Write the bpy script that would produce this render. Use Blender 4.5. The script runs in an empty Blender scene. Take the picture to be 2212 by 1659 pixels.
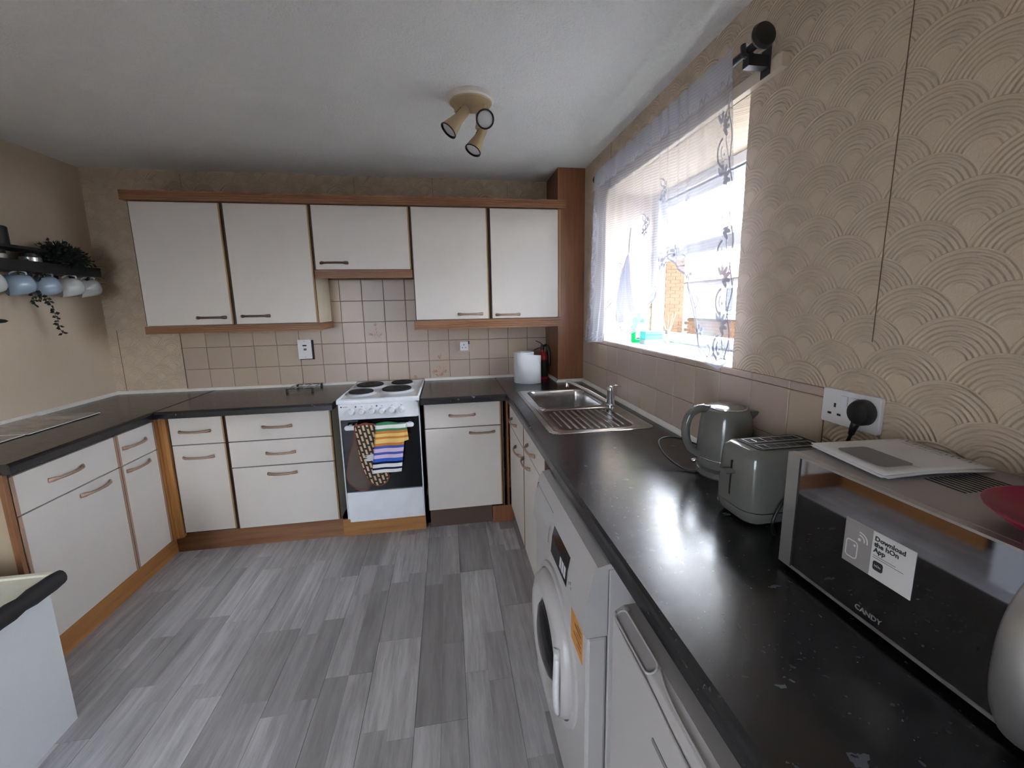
import bpy, bmesh, math, random
from mathutils import Vector, Matrix
random.seed(7)
sc = bpy.context.scene
COL = sc.collection
# ------------------------------------------------------------------ camera
cam_d = bpy.data.cameras.new('camera'); cam = bpy.data.objects.new('camera', cam_d); COL.objects.link(cam)
yaw, pit, rol = .1583, -.1633, -.0179
Fw = Vector((math.sin(yaw)*math.cos(pit), math.cos(yaw)*math.cos(pit), math.sin(pit)))
r0 = Vector((math.cos(yaw), -math.sin(yaw), 0)); u0 = r0.cross(Fw)
c_, s_ = math.cos(rol), math.sin(rol)
rt = c_*r0 + s_*u0; up = -s_*r0 + c_*u0
M = Matrix((rt, up, -Fw)).transposed().to_4x4(); M.translation = Vector((-.9516, -3.1229, 1.4555))
cam.matrix_world = M
cam_d.sensor_width = 36; cam_d.lens = 885.8/2212*36
cam_d.shift_x = -5.06/2212; cam_d.shift_y = -23.0/2212
cam_d.clip_start = .02; cam_d.clip_end = 200
sc.camera = cam
# ------------------------------------------------------------------ view
sc.view_settings.view_transform = 'Standard'; sc.view_settings.look = 'None'
sc.view_settings.gamma = 1; sc.view_settings.use_curve_mapping = False
sc.view_settings.exposure = 2.03
# ------------------------------------------------------------------ sky
w = bpy.data.worlds.new('sky'); sc.world = w; w.use_nodes = True
nt = w.node_tree; nt.nodes.clear()
o_ = nt.nodes.new('ShaderNodeOutputWorld'); bg = nt.nodes.new('ShaderNodeBackground'); nt.links.new(bg.outputs[0], o_.inputs[0])
tc = nt.nodes.new('ShaderNodeTexCoord'); mp = nt.nodes.new('ShaderNodeMapping'); mp.inputs['Scale'].default_value = (1, 1, 2.6)
nz = nt.nodes.new('ShaderNodeTexNoise'); nz.inputs['Scale'].default_value = 3.2; nz.inputs['Detail'].default_value = 5
rp = nt.nodes.new('ShaderNodeValToRGB'); rp.color_ramp.elements[0].position = .42; rp.color_ramp.elements[1].position = .62
rp.color_ramp.elements[0].color = (.76, .84, .99, 1); rp.color_ramp.elements[1].color = (.98, .975, .985, 1)
nt.links.new(tc.outputs['Generated'], mp.inputs[0]); nt.links.new(mp.outputs[0], nz.inputs['Vector'])
nt.links.new(nz.outputs[0], rp.inputs[0]); nt.links.new(rp.outputs[0], bg.inputs[0])
bg.inputs[1].default_value = 8.5
H = 2.352
def arealight(name, loc, rot, sx, sy, power, col=(1, 1, 1), portal=False):
    l = bpy.data.lights.new(name, 'AREA'); l.shape = 'RECTANGLE'; l.size = sx; l.size_y = sy; l.energy = power; l.color = col
    ob = bpy.data.objects.new(name, l); COL.objects.link(ob); ob.location = loc; ob.rotation_euler = rot
    if portal: l.cycles.is_portal = True
    return ob
#arealight('window_daylight_portal', (.42, -1.285, 1.66), (0, math.radians(90), 0), .9, 1.24, 1, portal=True)
#arealight('added_rear_door_portal', (-1.75, -4.28, 1.05), (math.radians(90), 0, 0), 1.5, 2.0, 1, portal=True)
# ------------------------------------------------------------------ material helpers
class N:
    def __init__(s, name):
        s.m = bpy.data.materials.new(name); s.m.use_nodes = True; s.t = s.m.node_tree; s.b = s.t.nodes['Principled BSDF']
    def n(s, typ, **kw):
        x = s.t.nodes.new(typ)
        for k, v in kw.items(): setattr(x, k, v)
        return x
    def l(s, a, b): s.t.links.new(a, b)
    def math(s, op, a, b=None, c=None, clamp=False):
        x = s.n('ShaderNodeMath', operation=op); x.use_clamp = clamp
        for i, v in enumerate((a, b, c)):
            if v is None: continue
            if isinstance(v, (int, float)): x.inputs[i].default_value = v
            else: s.l(v, x.inputs[i])
        return x.outputs[0]
    def coord(s, kind='Object', scale=(1, 1, 1)):
        t = s.n('ShaderNodeTexCoord'); m = s.n('ShaderNodeMapping'); m.inputs['Scale'].default_value = scale
        s.l(t.outputs[kind], m.inputs[0]); return m.outputs[0]
    def world(s, scale=(1, 1, 1)):
        t = s.n('ShaderNodeNewGeometry'); m = s.n('ShaderNodeMapping'); m.inputs['Scale'].default_value = scale
        s.l(t.outputs['Position'], m.inputs[0]); return m.outputs[0]
    def noise(s, vec, scale, detail=3, rough=.5, out=0):
        x = s.n('ShaderNodeTexNoise'); x.inputs['Scale'].default_value = scale; x.inputs['Detail'].default_value = detail
        x.inputs['Roughness'].default_value = rough; s.l(vec, x.inputs['Vector']); return x.outputs[out]
    def ramp(s, f, stops, interp='LINEAR'):
        x = s.n('ShaderNodeValToRGB'); e = x.color_ramp; e.interpolation = interp
        while len(e.elements) < len(stops): e.elements.new(.5)
        for i, (p, c) in enumerate(stops): e.elements[i].position = p; e.elements[i].color = (*c, 1) if len(c) == 3 else c
        s.l(f, x.inputs[0]); return x.outputs[0]
    def mix(s, f, a, b, mode='MIX'):
        x = s.n('ShaderNodeMix', data_type='RGBA', blend_type=mode)
        if isinstance(f, (int, float)): x.inputs[0].default_value = f
        else: s.l(f, x.inputs[0])
        for i, v in ((6, a), (7, b)):
            if isinstance(v, tuple): x.inputs[i].default_value = (*v, 1)
            else: s.l(v, x.inputs[i])
        return x.outputs[2]
    def bump(s, h, dist=.001, strength=1.0):
        x = s.n('ShaderNodeBump'); x.inputs['Distance'].default_value = dist; x.inputs['Strength'].default_value = strength
        s.l(h, x.inputs['Height']); s.l(x.outputs[0], s.b.inputs['Normal'])
    def set(s, color=None, rough=None, metal=None, spec=None, **kw):
        if color is not None:
            if isinstance(color, tuple): s.b.inputs['Base Color'].default_value = (*color, 1)
            else: s.l(color, s.b.inputs['Base Color'])
        if rough is not None:
            if isinstance(rough, (int, float)): s.b.inputs['Roughness'].default_value = rough
            else: s.l(rough, s.b.inputs['Roughness'])
        if metal is not None: s.b.inputs['Metallic'].default_value = metal
        if spec is not None: s.b.inputs['Specular IOR Level'].default_value = spec
        for k, v in kw.items(): s.b.inputs[k].default_value = v
        return s
MT = {}
def simple(name, color, rough=.5, metal=0, spec=.5, wear=.06, **kw):
    k = N(name); v = k.noise(k.coord(), 9, 3)
    lo = tuple(c*(1-wear) for c in color); hi = tuple(min(1, c*(1+wear)) for c in color)
    k.set(k.ramp(v, [(.3, lo), (.7, hi)]), rough, metal, spec, **kw); MT[name] = k.m; return k.m
simple('laminate_white', (.63, .58, .535), .42, wear=.015)
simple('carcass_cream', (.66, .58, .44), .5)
simple('bronze', (.36, .235, .165), .42, .35)
simple('bronze_dark', (.10, .06, .05), .4, .3)
simple('enamel_white', (.74, .76, .79), .18, coat=None) if False else simple('enamel_white', (.74, .76, .79), .18)
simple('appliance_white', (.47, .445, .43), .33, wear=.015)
simple('plastic_white', (.72, .71, .72), .35)
simple('black_glass', (.005, .005, .007), .10, spec=.28)
simple('black_plastic', (.012, .012, .013), .38)
simple('black_rough', (.014, .013, .014), .7)
simple('dark_gap', (.02, .012, .01), .8)
simple('chrome', (.78, .79, .8), .12, 1, wear=.02)
simple('silver_brushed', (.50, .49, .48), .38, .8)
simple('silver_top', (.40, .38, .385), .42, .75)
simple('sage_gloss', (.15, .152, .135), .14)
simple('upvc', (.78, .79, .82), .28)
simple('sill_white', (.80, .83, .84), .15)
simple('grout', (.22, .145, .09), .9)
simple('paper_white', (.72, .70, .68), .85)
simple('kitchen_paper', (.72, .73, .75), .95)
simple('print_grey', (.23, .22, .22), .7)
simple('ink', (.03, .03, .035), .7)
simple('pink_plastic', (.27, .014, .045), .35)
simple('crumb', (.28, .12, .07), .9)
simple('red_paint', (.35, .012, .02), .3)
simple('leaf_dark', (.012, .018, .012), .6)
simple('mug_blue', (.36, .46, .56), .2)
simple('mug_white', (.66, .67, .66), .2)
simple('iron_black', (.012, .012, .013), .5)
simple('lamp_cream', (.50, .375, .215), .45)
simple('lamp_white', (.74, .69, .64), .45)
simple('bulb_frost', (.72, .72, .72), .4)
simple('batten_pine', (.64, .54, .42), .7)
simple('trim_white', (.72, .70, .65), .4); simple('plate_beige', (.50, .40, .32), .4)
simple('seam_brown', (.16, .10, .07), .9)
simple('sticker_orange', (.62, .26, .04), .6)
simple('mitt_dark', (.12, .095, .078), .9)
simple('binding', (.22, .05, .03), .8)
simple('fork_white', (.62, .62, .66), .8)
simple('sponge_teal', (.10, .62, .50), .8)
simple('sponge_pale', (.42, .60, .54), .9)
simple('label_blue', (.45, .58, .75), .5)
simple('reed', (.66, .47, .28), .8)
simple('card_grey', (.30, .28, .275), .6)
simple('card_white', (.68, .66, .65), .6)
simple('coping', (.22, .22, .22), .8)
simple('roof_tile', (.10, .05, .04), .9)
simple('house_render', (.16, .14, .13), .9)
simple('ground', (.08, .075, .07), .95)
simple('flower_print', (.42, .20, .10), .5)
simple('steel_jar', (.45, .44, .42), .3, .8)
simple('cabinet_low_white', (.66, .68, .70), .45, wear=.015)
simple('cabinet_low_top', (.66, .65, .55), .5)
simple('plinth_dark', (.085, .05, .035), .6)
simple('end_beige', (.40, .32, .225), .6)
simple('gap_side', (.62, .52, .42), .6)
def oak(name, a, b, axis, rough=.45):
    k = N(name); sc_ = [38, 38, 38]; sc_[axis] = 2.2
    v = k.noise(k.coord(scale=tuple(sc_)), 1.0, 5, .65); v2 = k.noise(k.coord(scale=tuple(x*3 for x in sc_)), 1.0, 3)
    c = k.ramp(v, [(.3, a), (.62, b)]); c = k.mix(k.math('MULTIPLY', v2, .35), c, tuple(x*.45 for x in a))
    k.set(c, rough); k.bump(v2, .0004); MT[name] = k.m
for ax, nm in ((0, 'oak_x'), (1, 'oak_y'), (2, 'oak_z')):
    oak(nm, (.19, .080, .036), (.33, .155, .072), ax)
for ax, nm in ((0, 'oak_bright_x'), (1, 'oak_bright_y'), (2, 'oak_bright_z')):
    oak(nm, (.33, .13, .036), (.50, .235, .072), ax)
oak('boxing_brown', (.20, .075, .033), (.27, .115, .052), 2, .4)
def glass(name, tint=(.97, .99, 1), refl=.08):
    k = N(name); tr = k.n('ShaderNodeBsdfTransparent'); tr.inputs[0].default_value = (*tint, 1)
    gl = k.n('ShaderNodeBsdfGlossy'); gl.inputs['Roughness'].default_value = .02
    mx = k.n('ShaderNodeMixShader'); fr = k.n('ShaderNodeLayerWeight'); fr.inputs[0].default_value = .5
    k.l(k.math('MULTIPLY_ADD', k.math('POWER', fr.outputs[1], 5.0), .55, .045), mx.inputs[0]); k.l(tr.outputs[0], mx.inputs[1]); k.l(gl.outputs[0], mx.inputs[2])
    out = k.t.nodes['Material Output']; k.l(mx.outputs[0], out.inputs[0]); MT[name] = k.m
glass('window_glass'); glass('bottle_glass', (.93, .95, .93)); k = N('green_bottle'); a_ = k.n('ShaderNodeBsdfTranslucent'); b_ = k.n('ShaderNodeMixShader'); a_.inputs[0].default_value = (.02, .75, .32, 1)
k.set((.005, .28, .12), .15); b_.inputs[0].default_value = .65; k.l(k.b.outputs[0], b_.inputs[1]); k.l(a_.outputs[0], b_.inputs[2]); k.l(b_.outputs[0], k.t.nodes['Material Output'].inputs[0]); MT['green_bottle'] = k.m
# wallpaper: combed fan relief
def wallpaper(name, fans=True):
    k = N(name); g = k.n('ShaderNodeNewGeometry'); sx = k.n('ShaderNodeSeparateXYZ'); k.l(g.outputs['Position'], sx.inputs[0])
    al = k.math('ADD', sx.outputs[0], sx.outputs[1]); z = sx.outputs[2]
    pos = g.outputs['Position']
    col = k.ramp(k.noise(pos, 2.2, 3), [(.3, (.57, .46, .345)), (.7, (.63, .51, .39))])
    fine = k.noise(pos, 260, 2, .6); spots = k.noise(pos, 95, 2, .5)
    if fans:
        S, V, R = .0835, .125, .0925
        wob = k.math('MULTIPLY', k.math('SUBTRACT', k.noise(pos, 14, 1), .5), .006)
        al = k.math('ADD', al, wob)
        def sub(y0, z0):
            q = k.math('DIVIDE', k.math('SUBTRACT', al, y0), 2*S)
            dy = k.math('MULTIPLY', k.math('SUBTRACT', q, k.math('ROUND', q)), 2*S)
            h = k.math('SQRT', k.math('MAXIMUM', k.math('SUBTRACT', R*R, k.math('MULTIPLY', dy, dy)), 1e-6))
            n = k.math('CEIL', k.math('DIVIDE', k.math('SUBTRACT', k.math('SUBTRACT', z, h), z0), V))
            zn = k.math('MULTIPLY_ADD', n, V, z0); return dy, zn
        zap = 1.297-R
        dA, zA = sub(-1.983, zap); dB, zB = sub(-1.983-S, zap+V/2)
        useB = k.math('LESS_THAN', zB, zA)
        dy = k.math('ADD', k.math('MULTIPLY', dB, useB), k.math('MULTIPLY', dA, k.math('SUBTRACT', 1, useB)))
        zc = k.math('MINIMUM', zA, zB); dz = k.math('SUBTRACT', z, zc)
        r = k.math('SQRT', k.math('ADD', k.math('MULTIPLY', dy, dy), k.math('MULTIPLY', dz, dz)))
        ring = k.math('SINE', k.math('MULTIPLY', r, 2*math.pi/.0098))
        mask = k.math('GREATER_THAN', r, .026)
        slope = k.math('MULTIPLY', r, 5.0)
        h = k.math('ADD', k.math('MULTIPLY', k.math('MULTIPLY', ring, mask), .42), slope)
        h = k.math('ADD', h, k.math('MULTIPLY', fine, .25))
        h = k.math('ADD', h, k.math('MULTIPLY', spots, .3))
        k.bump(h, .0034, 1.0)
    else:
        h = k.math('ADD', k.math('MULTIPLY', fine, .3), k.math('MULTIPLY', spots, .5)); k.bump(h, .0008, .6)
    k.set(col, .75, spec=.25); MT[name] = k.m
wallpaper('wallpaper_fans', True); wallpaper('wall_paint', False)
k = N('ceiling_stipple'); p = k.world()
a = k.noise(p, 120, 3, .7); b = k.noise(p, 34, 2, .6)
hh = k.math('ADD', k.math('POWER', a, 3.0), k.math('MULTIPLY', b, .35))
k.set(k.ramp(k.noise(p, 1.5, 2), [(.3, (.86, .85, .83)), (.7, (.90, .89, .87))]), .85, spec=.2); k.bump(hh, .012, 1.0); MT['ceiling_stipple'] = k.m
k = N('ceramic_tile'); oi = k.n('ShaderNodeObjectInfo'); v = k.noise(k.world(), 38, 4, .65)
c = k.mix(k.math('MULTIPLY', v, .3), oi.outputs['Color'], (.46, .33, .235)); k.set(c, .3); k.bump(v, .0006, .4); MT['ceramic_tile'] = k.m
k = N('worktop_speckle'); p = k.world()
vo = k.n('ShaderNodeTexVoronoi'); vo.inputs['Scale'].default_value = 17; vo.inputs['Randomness'].default_value = 1
wv = k.n('ShaderNodeVectorMath', operation='ADD'); nn = k.n('ShaderNodeTexNoise'); nn.inputs['Scale'].default_value = 60; k.l(p, nn.inputs['Vector'])
sc2 = k.n('ShaderNodeVectorMath', operation='SCALE'); sc2.inputs['Scale'].default_value = .03; k.l(nn.outputs['Color'], sc2.inputs[0]); k.l(p, wv.inputs[0]); k.l(sc2.outputs[0], wv.inputs[1])
ms = k.n('ShaderNodeMapping'); ms.inputs['Scale'].default_value = (.75, 1.9, 1); k.l(wv.outputs[0], ms.inputs[0]); k.l(ms.outputs[0], vo.inputs['Vector'])
rnd = k.n('ShaderNodeSeparateColor'); k.l(vo.outputs['Color'], rnd.inputs[0])
thr = k.math('MULTIPLY', k.math('POWER', rnd.outputs[0], 1.5), .20)
fl = k.math('MULTIPLY', k.math('LESS_THAN', vo.outputs['Distance'], thr), k.math('GREATER_THAN', rnd.outputs[1], .55))
vo2 = k.n('ShaderNodeTexVoronoi'); vo2.inputs['Scale'].default_value = 95; k.l(wv.outputs[0], vo2.inputs['Vector'])
r2 = k.n('ShaderNodeSeparateColor'); k.l(vo2.outputs['Color'], r2.inputs[0])
fl2 = k.math('MULTIPLY', k.math('LESS_THAN', vo2.outputs['Distance'], .22), k.math('GREATER_THAN', r2.outputs[1], .8))
fl = k.math('MAXIMUM', fl, k.math('MULTIPLY', fl2, .5))
base = k.ramp(k.noise(p, 70, 4, .7), [(.3, (.0030, .0032, .0050)), (.75, (.0052, .0054, .0080))])
k.set(k.mix(k.math('MULTIPLY', fl, .85), base, (.12, .14, .17)), k.ramp(k.noise(p, 40, 2), [(.3, (.21,)*3), (.7, (.27,)*3)]), spec=.85)
k.bump(k.noise(p, 300, 2), .0001, .3); MT['worktop_speckle'] = k.m
k = N('floor_plank'); oi = k.n('ShaderNodeObjectInfo')
ad = k.n('ShaderNodeVectorMath', operation='ADD'); sv = k.n('ShaderNodeCombineXYZ')
k.l(k.math('MULTIPLY', oi.outputs['Random'], 37.0), sv.inputs[0]); k.l(k.math('MULTIPLY', oi.outputs['Random'], 91.0), sv.inputs[2]); k.l(k.world((30, 2.6, 1)), ad.inputs[0]); k.l(sv.outputs[0], ad.inputs[1])
g1 = k.noise(ad.outputs[0], 1.0, 6, .7); g2 = k.noise(ad.outputs[0], 3.5, 4, .6)
kn = k.noise(ad.outputs[0], .35, 3, .6)
dark = k.ramp(g1, [(.36, (.0,)*3), (.62, (1,)*3)])
c = k.mix(k.math('MULTIPLY', k.math('SUBTRACT', 1, dark), .58), oi.outputs['Color'], (.20, .185, .185))
kk = k.ramp(kn, [(.64, (0,)*3), (.74, (1,)*3)])
c = k.mix(k.math('MULTIPLY', kk, .55), c, (.07, .06, .058))
k.set(c, k.ramp(g2, [(.3, (.32,)*3), (.7, (.46,)*3)]), spec=.45); k.bump(g1, .0005, .5); MT['floor_plank'] = k.m
k = N('steel_brushed'); v = k.noise(k.world((60, 60, 60)), 1, 3); v2 = k.noise(k.world(), 18, 4)
k.set(k.ramp(v2, [(.3, (.42, .41, .40)), (.7, (.58, .57, .56))]), k.ramp(v, [(.3, (.19,)*3), (.7, (.25,)*3)]), 1.0); MT['steel_brushed'] = k.m
k = N('stripe_towel'); t = k.n('ShaderNodeSeparateXYZ'); k.l(k.world(), t.inputs[0])
zz = k.math('DIVIDE', k.math('SUBTRACT', .785, t.outputs[2]), .32)
G, Wt, Og, Ye, Bl, Pk, B2, Nv = (.07, .25, .13), (.75, .75, .72), (.62, .23, .05), (.80, .55, .20), (.07, .11, .42), (.66, .50, .66), (.04, .13, .55), (.01, .01, .05)
seq = [(0, G), (.045, Wt), (.11, G), (.155, Og), (.205, Ye), (.265, Og), (.305, Ye), (.39, Og), (.44, Bl), (.49, Pk), (.565, Bl), (.61, Pk), (.68, B2), (.75, Nv), (.79, Wt), (.86, Nv), (.90, Wt), (.965, Nv)]
k.set(k.ramp(zz, seq, 'CONSTANT'), .95, spec=.1); k.bump(k.noise(k.world(), 400, 2), .0008); MT['stripe_towel'] = k.m
k = N('mitt_weave'); br = k.n('ShaderNodeTexBrick'); br.offset = .5
br.inputs['Color1'].default_value = (.66, .50, .33, 1); br.inputs['Color2'].default_value = (.60, .44, .28, 1); br.inputs['Mortar'].default_value = (.05, .04, .035, 1)
br.inputs['Scale'].default_value = 1; br.inputs['Mortar Size'].default_value = .006; br.inputs['Brick Width'].default_value = .042; br.inputs['Row Height'].default_value = .0235
sx = k.n('ShaderNodeSeparateXYZ'); cb = k.n('ShaderNodeCombineXYZ'); k.l(k.world(), sx.inputs[0]); k.l(sx.outputs[2], cb.inputs[0]); k.l(k.math('ADD', sx.outputs[0], k.math('MULTIPLY', sx.outputs[2], .22)), cb.inputs[1])
k.l(cb.outputs[0], br.inputs['Vector']); k.set(br.outputs[0], .95, spec=.1); MT['mitt_weave'] = k.m
k = N('board_marble'); v = k.noise(k.world((1, 3, 1)), 9, 6, .65); k.set(k.ramp(v, [(.35, (.15, .12, .10)), (.5, (.34, .30, .26)), (.65, (.24, .25, .25))]), .08); MT['board_marble'] = k.m
k = N('brick_far'); oi = k.n('ShaderNodeObjectInfo'); v = k.noise(k.world(), 6, 4); k.set(k.ramp(v, [(.3, (.062, .030, .015)), (.7, (.082, .042, .022))]), .9, spec=.2); MT['brick_far'] = k.m
simple('mortar', (.075, .052, .038), .95)
# net curtain
def net(name, op, stripe, trl, shade=(.56, .56, .635)):
    k = N(name); sx = k.n('ShaderNodeSeparateXYZ'); k.l(k.world(), sx.inputs[0])
    st = k.math('SINE', k.math('MULTIPLY', sx.outputs[2], 2*math.pi/.0105))
    al = k.math('MULTIPLY_ADD', st, stripe, op, clamp=True)
    tr = k.n('ShaderNodeBsdfTransparent'); tl = k.n('ShaderNodeBsdfTranslucent'); df = k.n('ShaderNodeBsdfDiffuse')
    for s in (tl, df): s.inputs[0].default_value = (*shade, 1)
    m1 = k.n('ShaderNodeMixShader'); m1.inputs[0].default_value = trl; k.l(df.outputs[0], m1.inputs[1]); k.l(tl.outputs[0], m1.inputs[2])
    m2 = k.n('ShaderNodeMixShader'); k.l(al, m2.inputs[0]); k.l(tr.outputs[0], m2.inputs[1]); k.l(m1.outputs[0], m2.inputs[2])
    k.l(m2.outputs[0], k.t.nodes['Material Output'].inputs[0]); MT[name] = k.m
net('net_sheer', .48, .07, .24); net('net_header', .7, .04, .2); net('net_lace', .88, .0, .16); net('net_tail', .75, .04, .2)
# ------------------------------------------------------------------ geometry helpers
WP = {}
def wpos(o): return WP.get(o.name, Vector((0, 0, 0))) if o else Vector((0, 0, 0))
def empty(name, loc):
    o = bpy.data.objects.new(name, None); COL.objects.link(o); o.location = loc; o.empty_display_size = .05; WP[o.name] = Vector(loc); return o
def tag(o, label=None, cat=None, group=None, kind=None):
    if label: o['label'] = label
    if cat: o['category'] = cat
    if group: o['group'] = group
    if kind: o['kind'] = kind
    return o
def thing(name, loc, label, cat, group=None): return tag(empty(name, loc), label, cat, group)
def obj(name, bm, mat, parent=None, smooth=False, color=None, bevel=0):
    vs = bm.verts
    lo = Vector((min(v.co.x for v in vs), min(v.co.y for v in vs), min(v.co.z for v in vs)))
    hi = Vector((max(v.co.x for v in vs), max(v.co.y for v in vs), max(v.co.z for v in vs)))
    c = (lo+hi)/2; c.z = lo.z
    for v in vs: v.co -= c
    bmesh.ops.recalc_face_normals(bm, faces=bm.faces[:])
    me = bpy.data.meshes.new(name); bm.to_mesh(me); bm.free()
    if smooth:
        for p in me.polygons: p.use_smooth = True
        if smooth == 'auto':
            try: me.set_sharp_from_angle(angle=math.radians(35))
            except Exception: pass
    me.materials.append(MT[mat] if isinstance(mat, str) else mat)
    o = bpy.data.objects.new(name, me); COL.objects.link(o)
    if parent: o.parent = parent
    o.location = c - wpos(parent); WP[o.name] = c
    if color: o.color = (*color, 1)
    if bevel:
        b = o.modifiers.new('bevel', 'BEVEL'); b.width = bevel; b.segments = 2; b.limit_method = 'ANGLE'
    return o
def BM(): return bmesh.new()
def box(bm, x0, x1, y0, y1, z0, z1):
    x0, x1 = sorted((x0, x1)); y0, y1 = sorted((y0, y1)); z0, z1 = sorted((z0, z1))
    v = [bm.verts.new(p) for p in ((x0, y0, z0), (x1, y0, z0), (x1, y1, z0), (x0, y1, z0), (x0, y0, z1), (x1, y0, z1), (x1, y1, z1), (x0, y1, z1))]
    for f in ((0, 3, 2, 1), (4, 5, 6, 7), (0, 1, 5, 4), (1, 2, 6, 5), (2, 3, 7, 6), (3, 0, 4, 7)): bm.faces.new([v[i] for i in f])
    return bm
def B(*a): return box(BM(), *a)
def frame_of(t, upv):
    t = t.normalized(); s = t.cross(upv)
    if s.length < 1e-4: s = t.cross(Vector((1, 0, 0)))
    s.normalize(); return s, s.cross(t).normalized()
def tube(bm, pts, r, seg=10, upv=(0, 0, 1), flat=(1, 1), caps=True):
    pts = [Vector(p) for p in pts]; upv = Vector(upv); rings = []
    for i, p in enumerate(pts):
        t = (pts[min(i+1, len(pts)-1)]-pts[max(i-1, 0)]); s, n = frame_of(t, upv); rr = r[i] if isinstance(r, (list, tuple)) else r
        rings.append([bm.verts.new(p + s*math.cos(a)*rr*flat[0] + n*math.sin(a)*rr*flat[1]) for a in (2*math.pi*j/seg for j in range(seg))])
    for A, C in zip(rings, rings[1:]):
        for j in range(seg): bm.faces.new((A[j], A[(j+1) % seg], C[(j+1) % seg], C[j]))
    if caps: bm.faces.new(rings[0][::-1]); bm.faces.new(rings[-1])
    return bm
def lathe(bm, prof, center, seg=32, axis=(0, 0, 1), sx=1, sy=1, caps=True):
    """prof: (radius, height) along axis"""
    ax = Vector(axis).normalized(); s, n = frame_of(ax, Vector((0, 1, 0)) if abs(ax.y) < .9 else Vector((0, 0, 1))); c = Vector(center); rings = []
    for r, h in prof:
        rings.append([bm.verts.new(c + ax*h + s*math.cos(a)*r*sx + n*math.sin(a)*r*sy) for a in (2*math.pi*j/seg for j in range(seg))])
    for A, C in zip(rings, rings[1:]):
        for j in range(seg): bm.faces.new((A[j], A[(j+1) % seg], C[(j+1) % seg], C[j]))
    if caps: bm.faces.new(rings[0][::-1]); bm.faces.new(rings[-1])
    return bm
def prism(bm, pts, d):
    """polygon (3d points) extruded by vector d"""
    d = Vector(d); a = [bm.verts.new(p) for p in pts]; b = [bm.verts.new(Vector(p)+d) for p in pts]; n = len(a)
    bm.faces.new(a); bm.faces.new(b[::-1])
    for i in range(n): bm.faces.new((a[i], b[i], b[(i+1) % n], a[(i+1) % n]))
    return bm
def smoothpath(pts, n=8):
    P = [Vector(p) for p in pts]; P = [P[0]*2-P[1]]+P+[P[-1]*2-P[-2]]; out = []
    for i in range(1, len(P)-2):
        for j in range(n):
            t = j/n; a, b, c, d = P[i-1], P[i], P[i+1], P[i+2]
            out.append(.5*((2*b)+(c-a)*t+(2*a-5*b+4*c-d)*t*t+(3*b-a-3*c+d)*t**3))
    out.append(P[-2]); return out
def rrect(x0, x1, y0, y1, r, n=5):
    o = []
    for cx, cy, a0 in ((x1-r, y1-r, 0), (x0+r, y1-r, 90), (x0+r, y0+r, 180), (x1-r, y0+r, 270)):
        for i in range(n+1):
            a = math.radians(a0+90*i/n); o.append((cx+r*math.cos(a), cy+r*math.sin(a)))
    return o
def rbox(bm, x0, x1, y0, y1, z0, z1, r, axis='z', n=4):
    if axis == 'z': return prism(bm, [(x, y, z0) for x, y in rrect(x0, x1, y0, y1, r, n)], (0, 0, z1-z0))
    if axis == 'y': return prism(bm, [(x, y0, z) for x, z in rrect(x0, x1, z0, z1, r, n)], (0, y1-y0, 0))
    return prism(bm, [(x0, y, z) for y, z in rrect(y0, y1, z0, z1, r, n)], (x1-x0, 0, 0))
def text(name, body, size, mat, parent, org, xd, yd, ext=.0002, align='LEFT', bold=0):
    cu = bpy.data.curves.new(name, 'FONT'); cu.body = body; cu.size = size; cu.extrude = ext; cu.align_x = align; cu.offset = bold; cu.resolution_u = 2
    tmp = bpy.data.objects.new('tmp', cu); COL.objects.link(tmp); bpy.context.view_layer.update()
    me = bpy.data.meshes.new_from_object(tmp.evaluated_get(bpy.context.evaluated_depsgraph_get())); bpy.data.objects.remove(tmp)
    xd = Vector(xd).normalized(); yd = Vector(yd).normalized(); zd = xd.cross(yd)
    Mx = Matrix((xd, yd, zd)).transposed().to_4x4(); Mx.translation = Vector(org)
    bm = BM(); bm.from_mesh(me); bpy.data.meshes.remove(me); bm.transform(Mx)
    return obj(name, bm, mat, parent)
# ------------------------------------------------------------------ room shell
XL = -3.18; YF = -4.25
def struct(name, bm, mat, **kw): return tag(obj(name, bm, mat, **kw), kind='structure')
floor = struct('floor', B(XL, 0, YF, 0, -.06, -.008), 'dark_gap')
ceiling = struct('ceiling', B(XL-.2, .38, YF-.2, .3, H, H+.12), 'ceiling_stipple')
wall_back = struct('wall_back', B(XL, 0, 0, .3, -.06, H), 'wallpaper_fans')
wall_left = struct('wall_left', B(XL-.2, XL, YF-.2, .3, -.06, H), 'wall_paint')
WY0, WY1, WZ0, WZ1 = -1.875, -.70, 1.235, 2.085
bm = BM(); box(bm, 0, .38, WY1, .3, -.06, H); box(bm, 0, .38, YF-.2, WY0, -.06, H); box(bm, 0, .38, WY0, WY1, -.06, WZ0-.012); box(bm, 0, .38, WY0, WY1, WZ1, H)
wall_right = struct('wall_right', bm, 'wallpaper_fans')
DX0, DX1 = -2.75, -1.85  # opening added behind the camera, sized and placed for fill light
bm = BM(); box(bm, XL, DX0, YF-.2, YF, -.06, H); box(bm, DX1, 0, YF-.2, YF, -.06, H); box(bm, DX0, DX1, YF-.2, YF, 2.05, H)
struct('wall_front', bm, 'wall_paint')
bm = BM(); box(bm, DX0, DX0+.06, YF-.12, YF-.06, 0, 2.05); box(bm, DX1-.06, DX1, YF-.12, YF-.06, 0, 2.05); box(bm, DX0+.06, DX1-.06, YF-.12, YF-.06, 1.99, 2.05)
struct('added_door_frame', bm, 'laminate_white')
xm = (DX0+DX1)/2; bm = BM()
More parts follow.
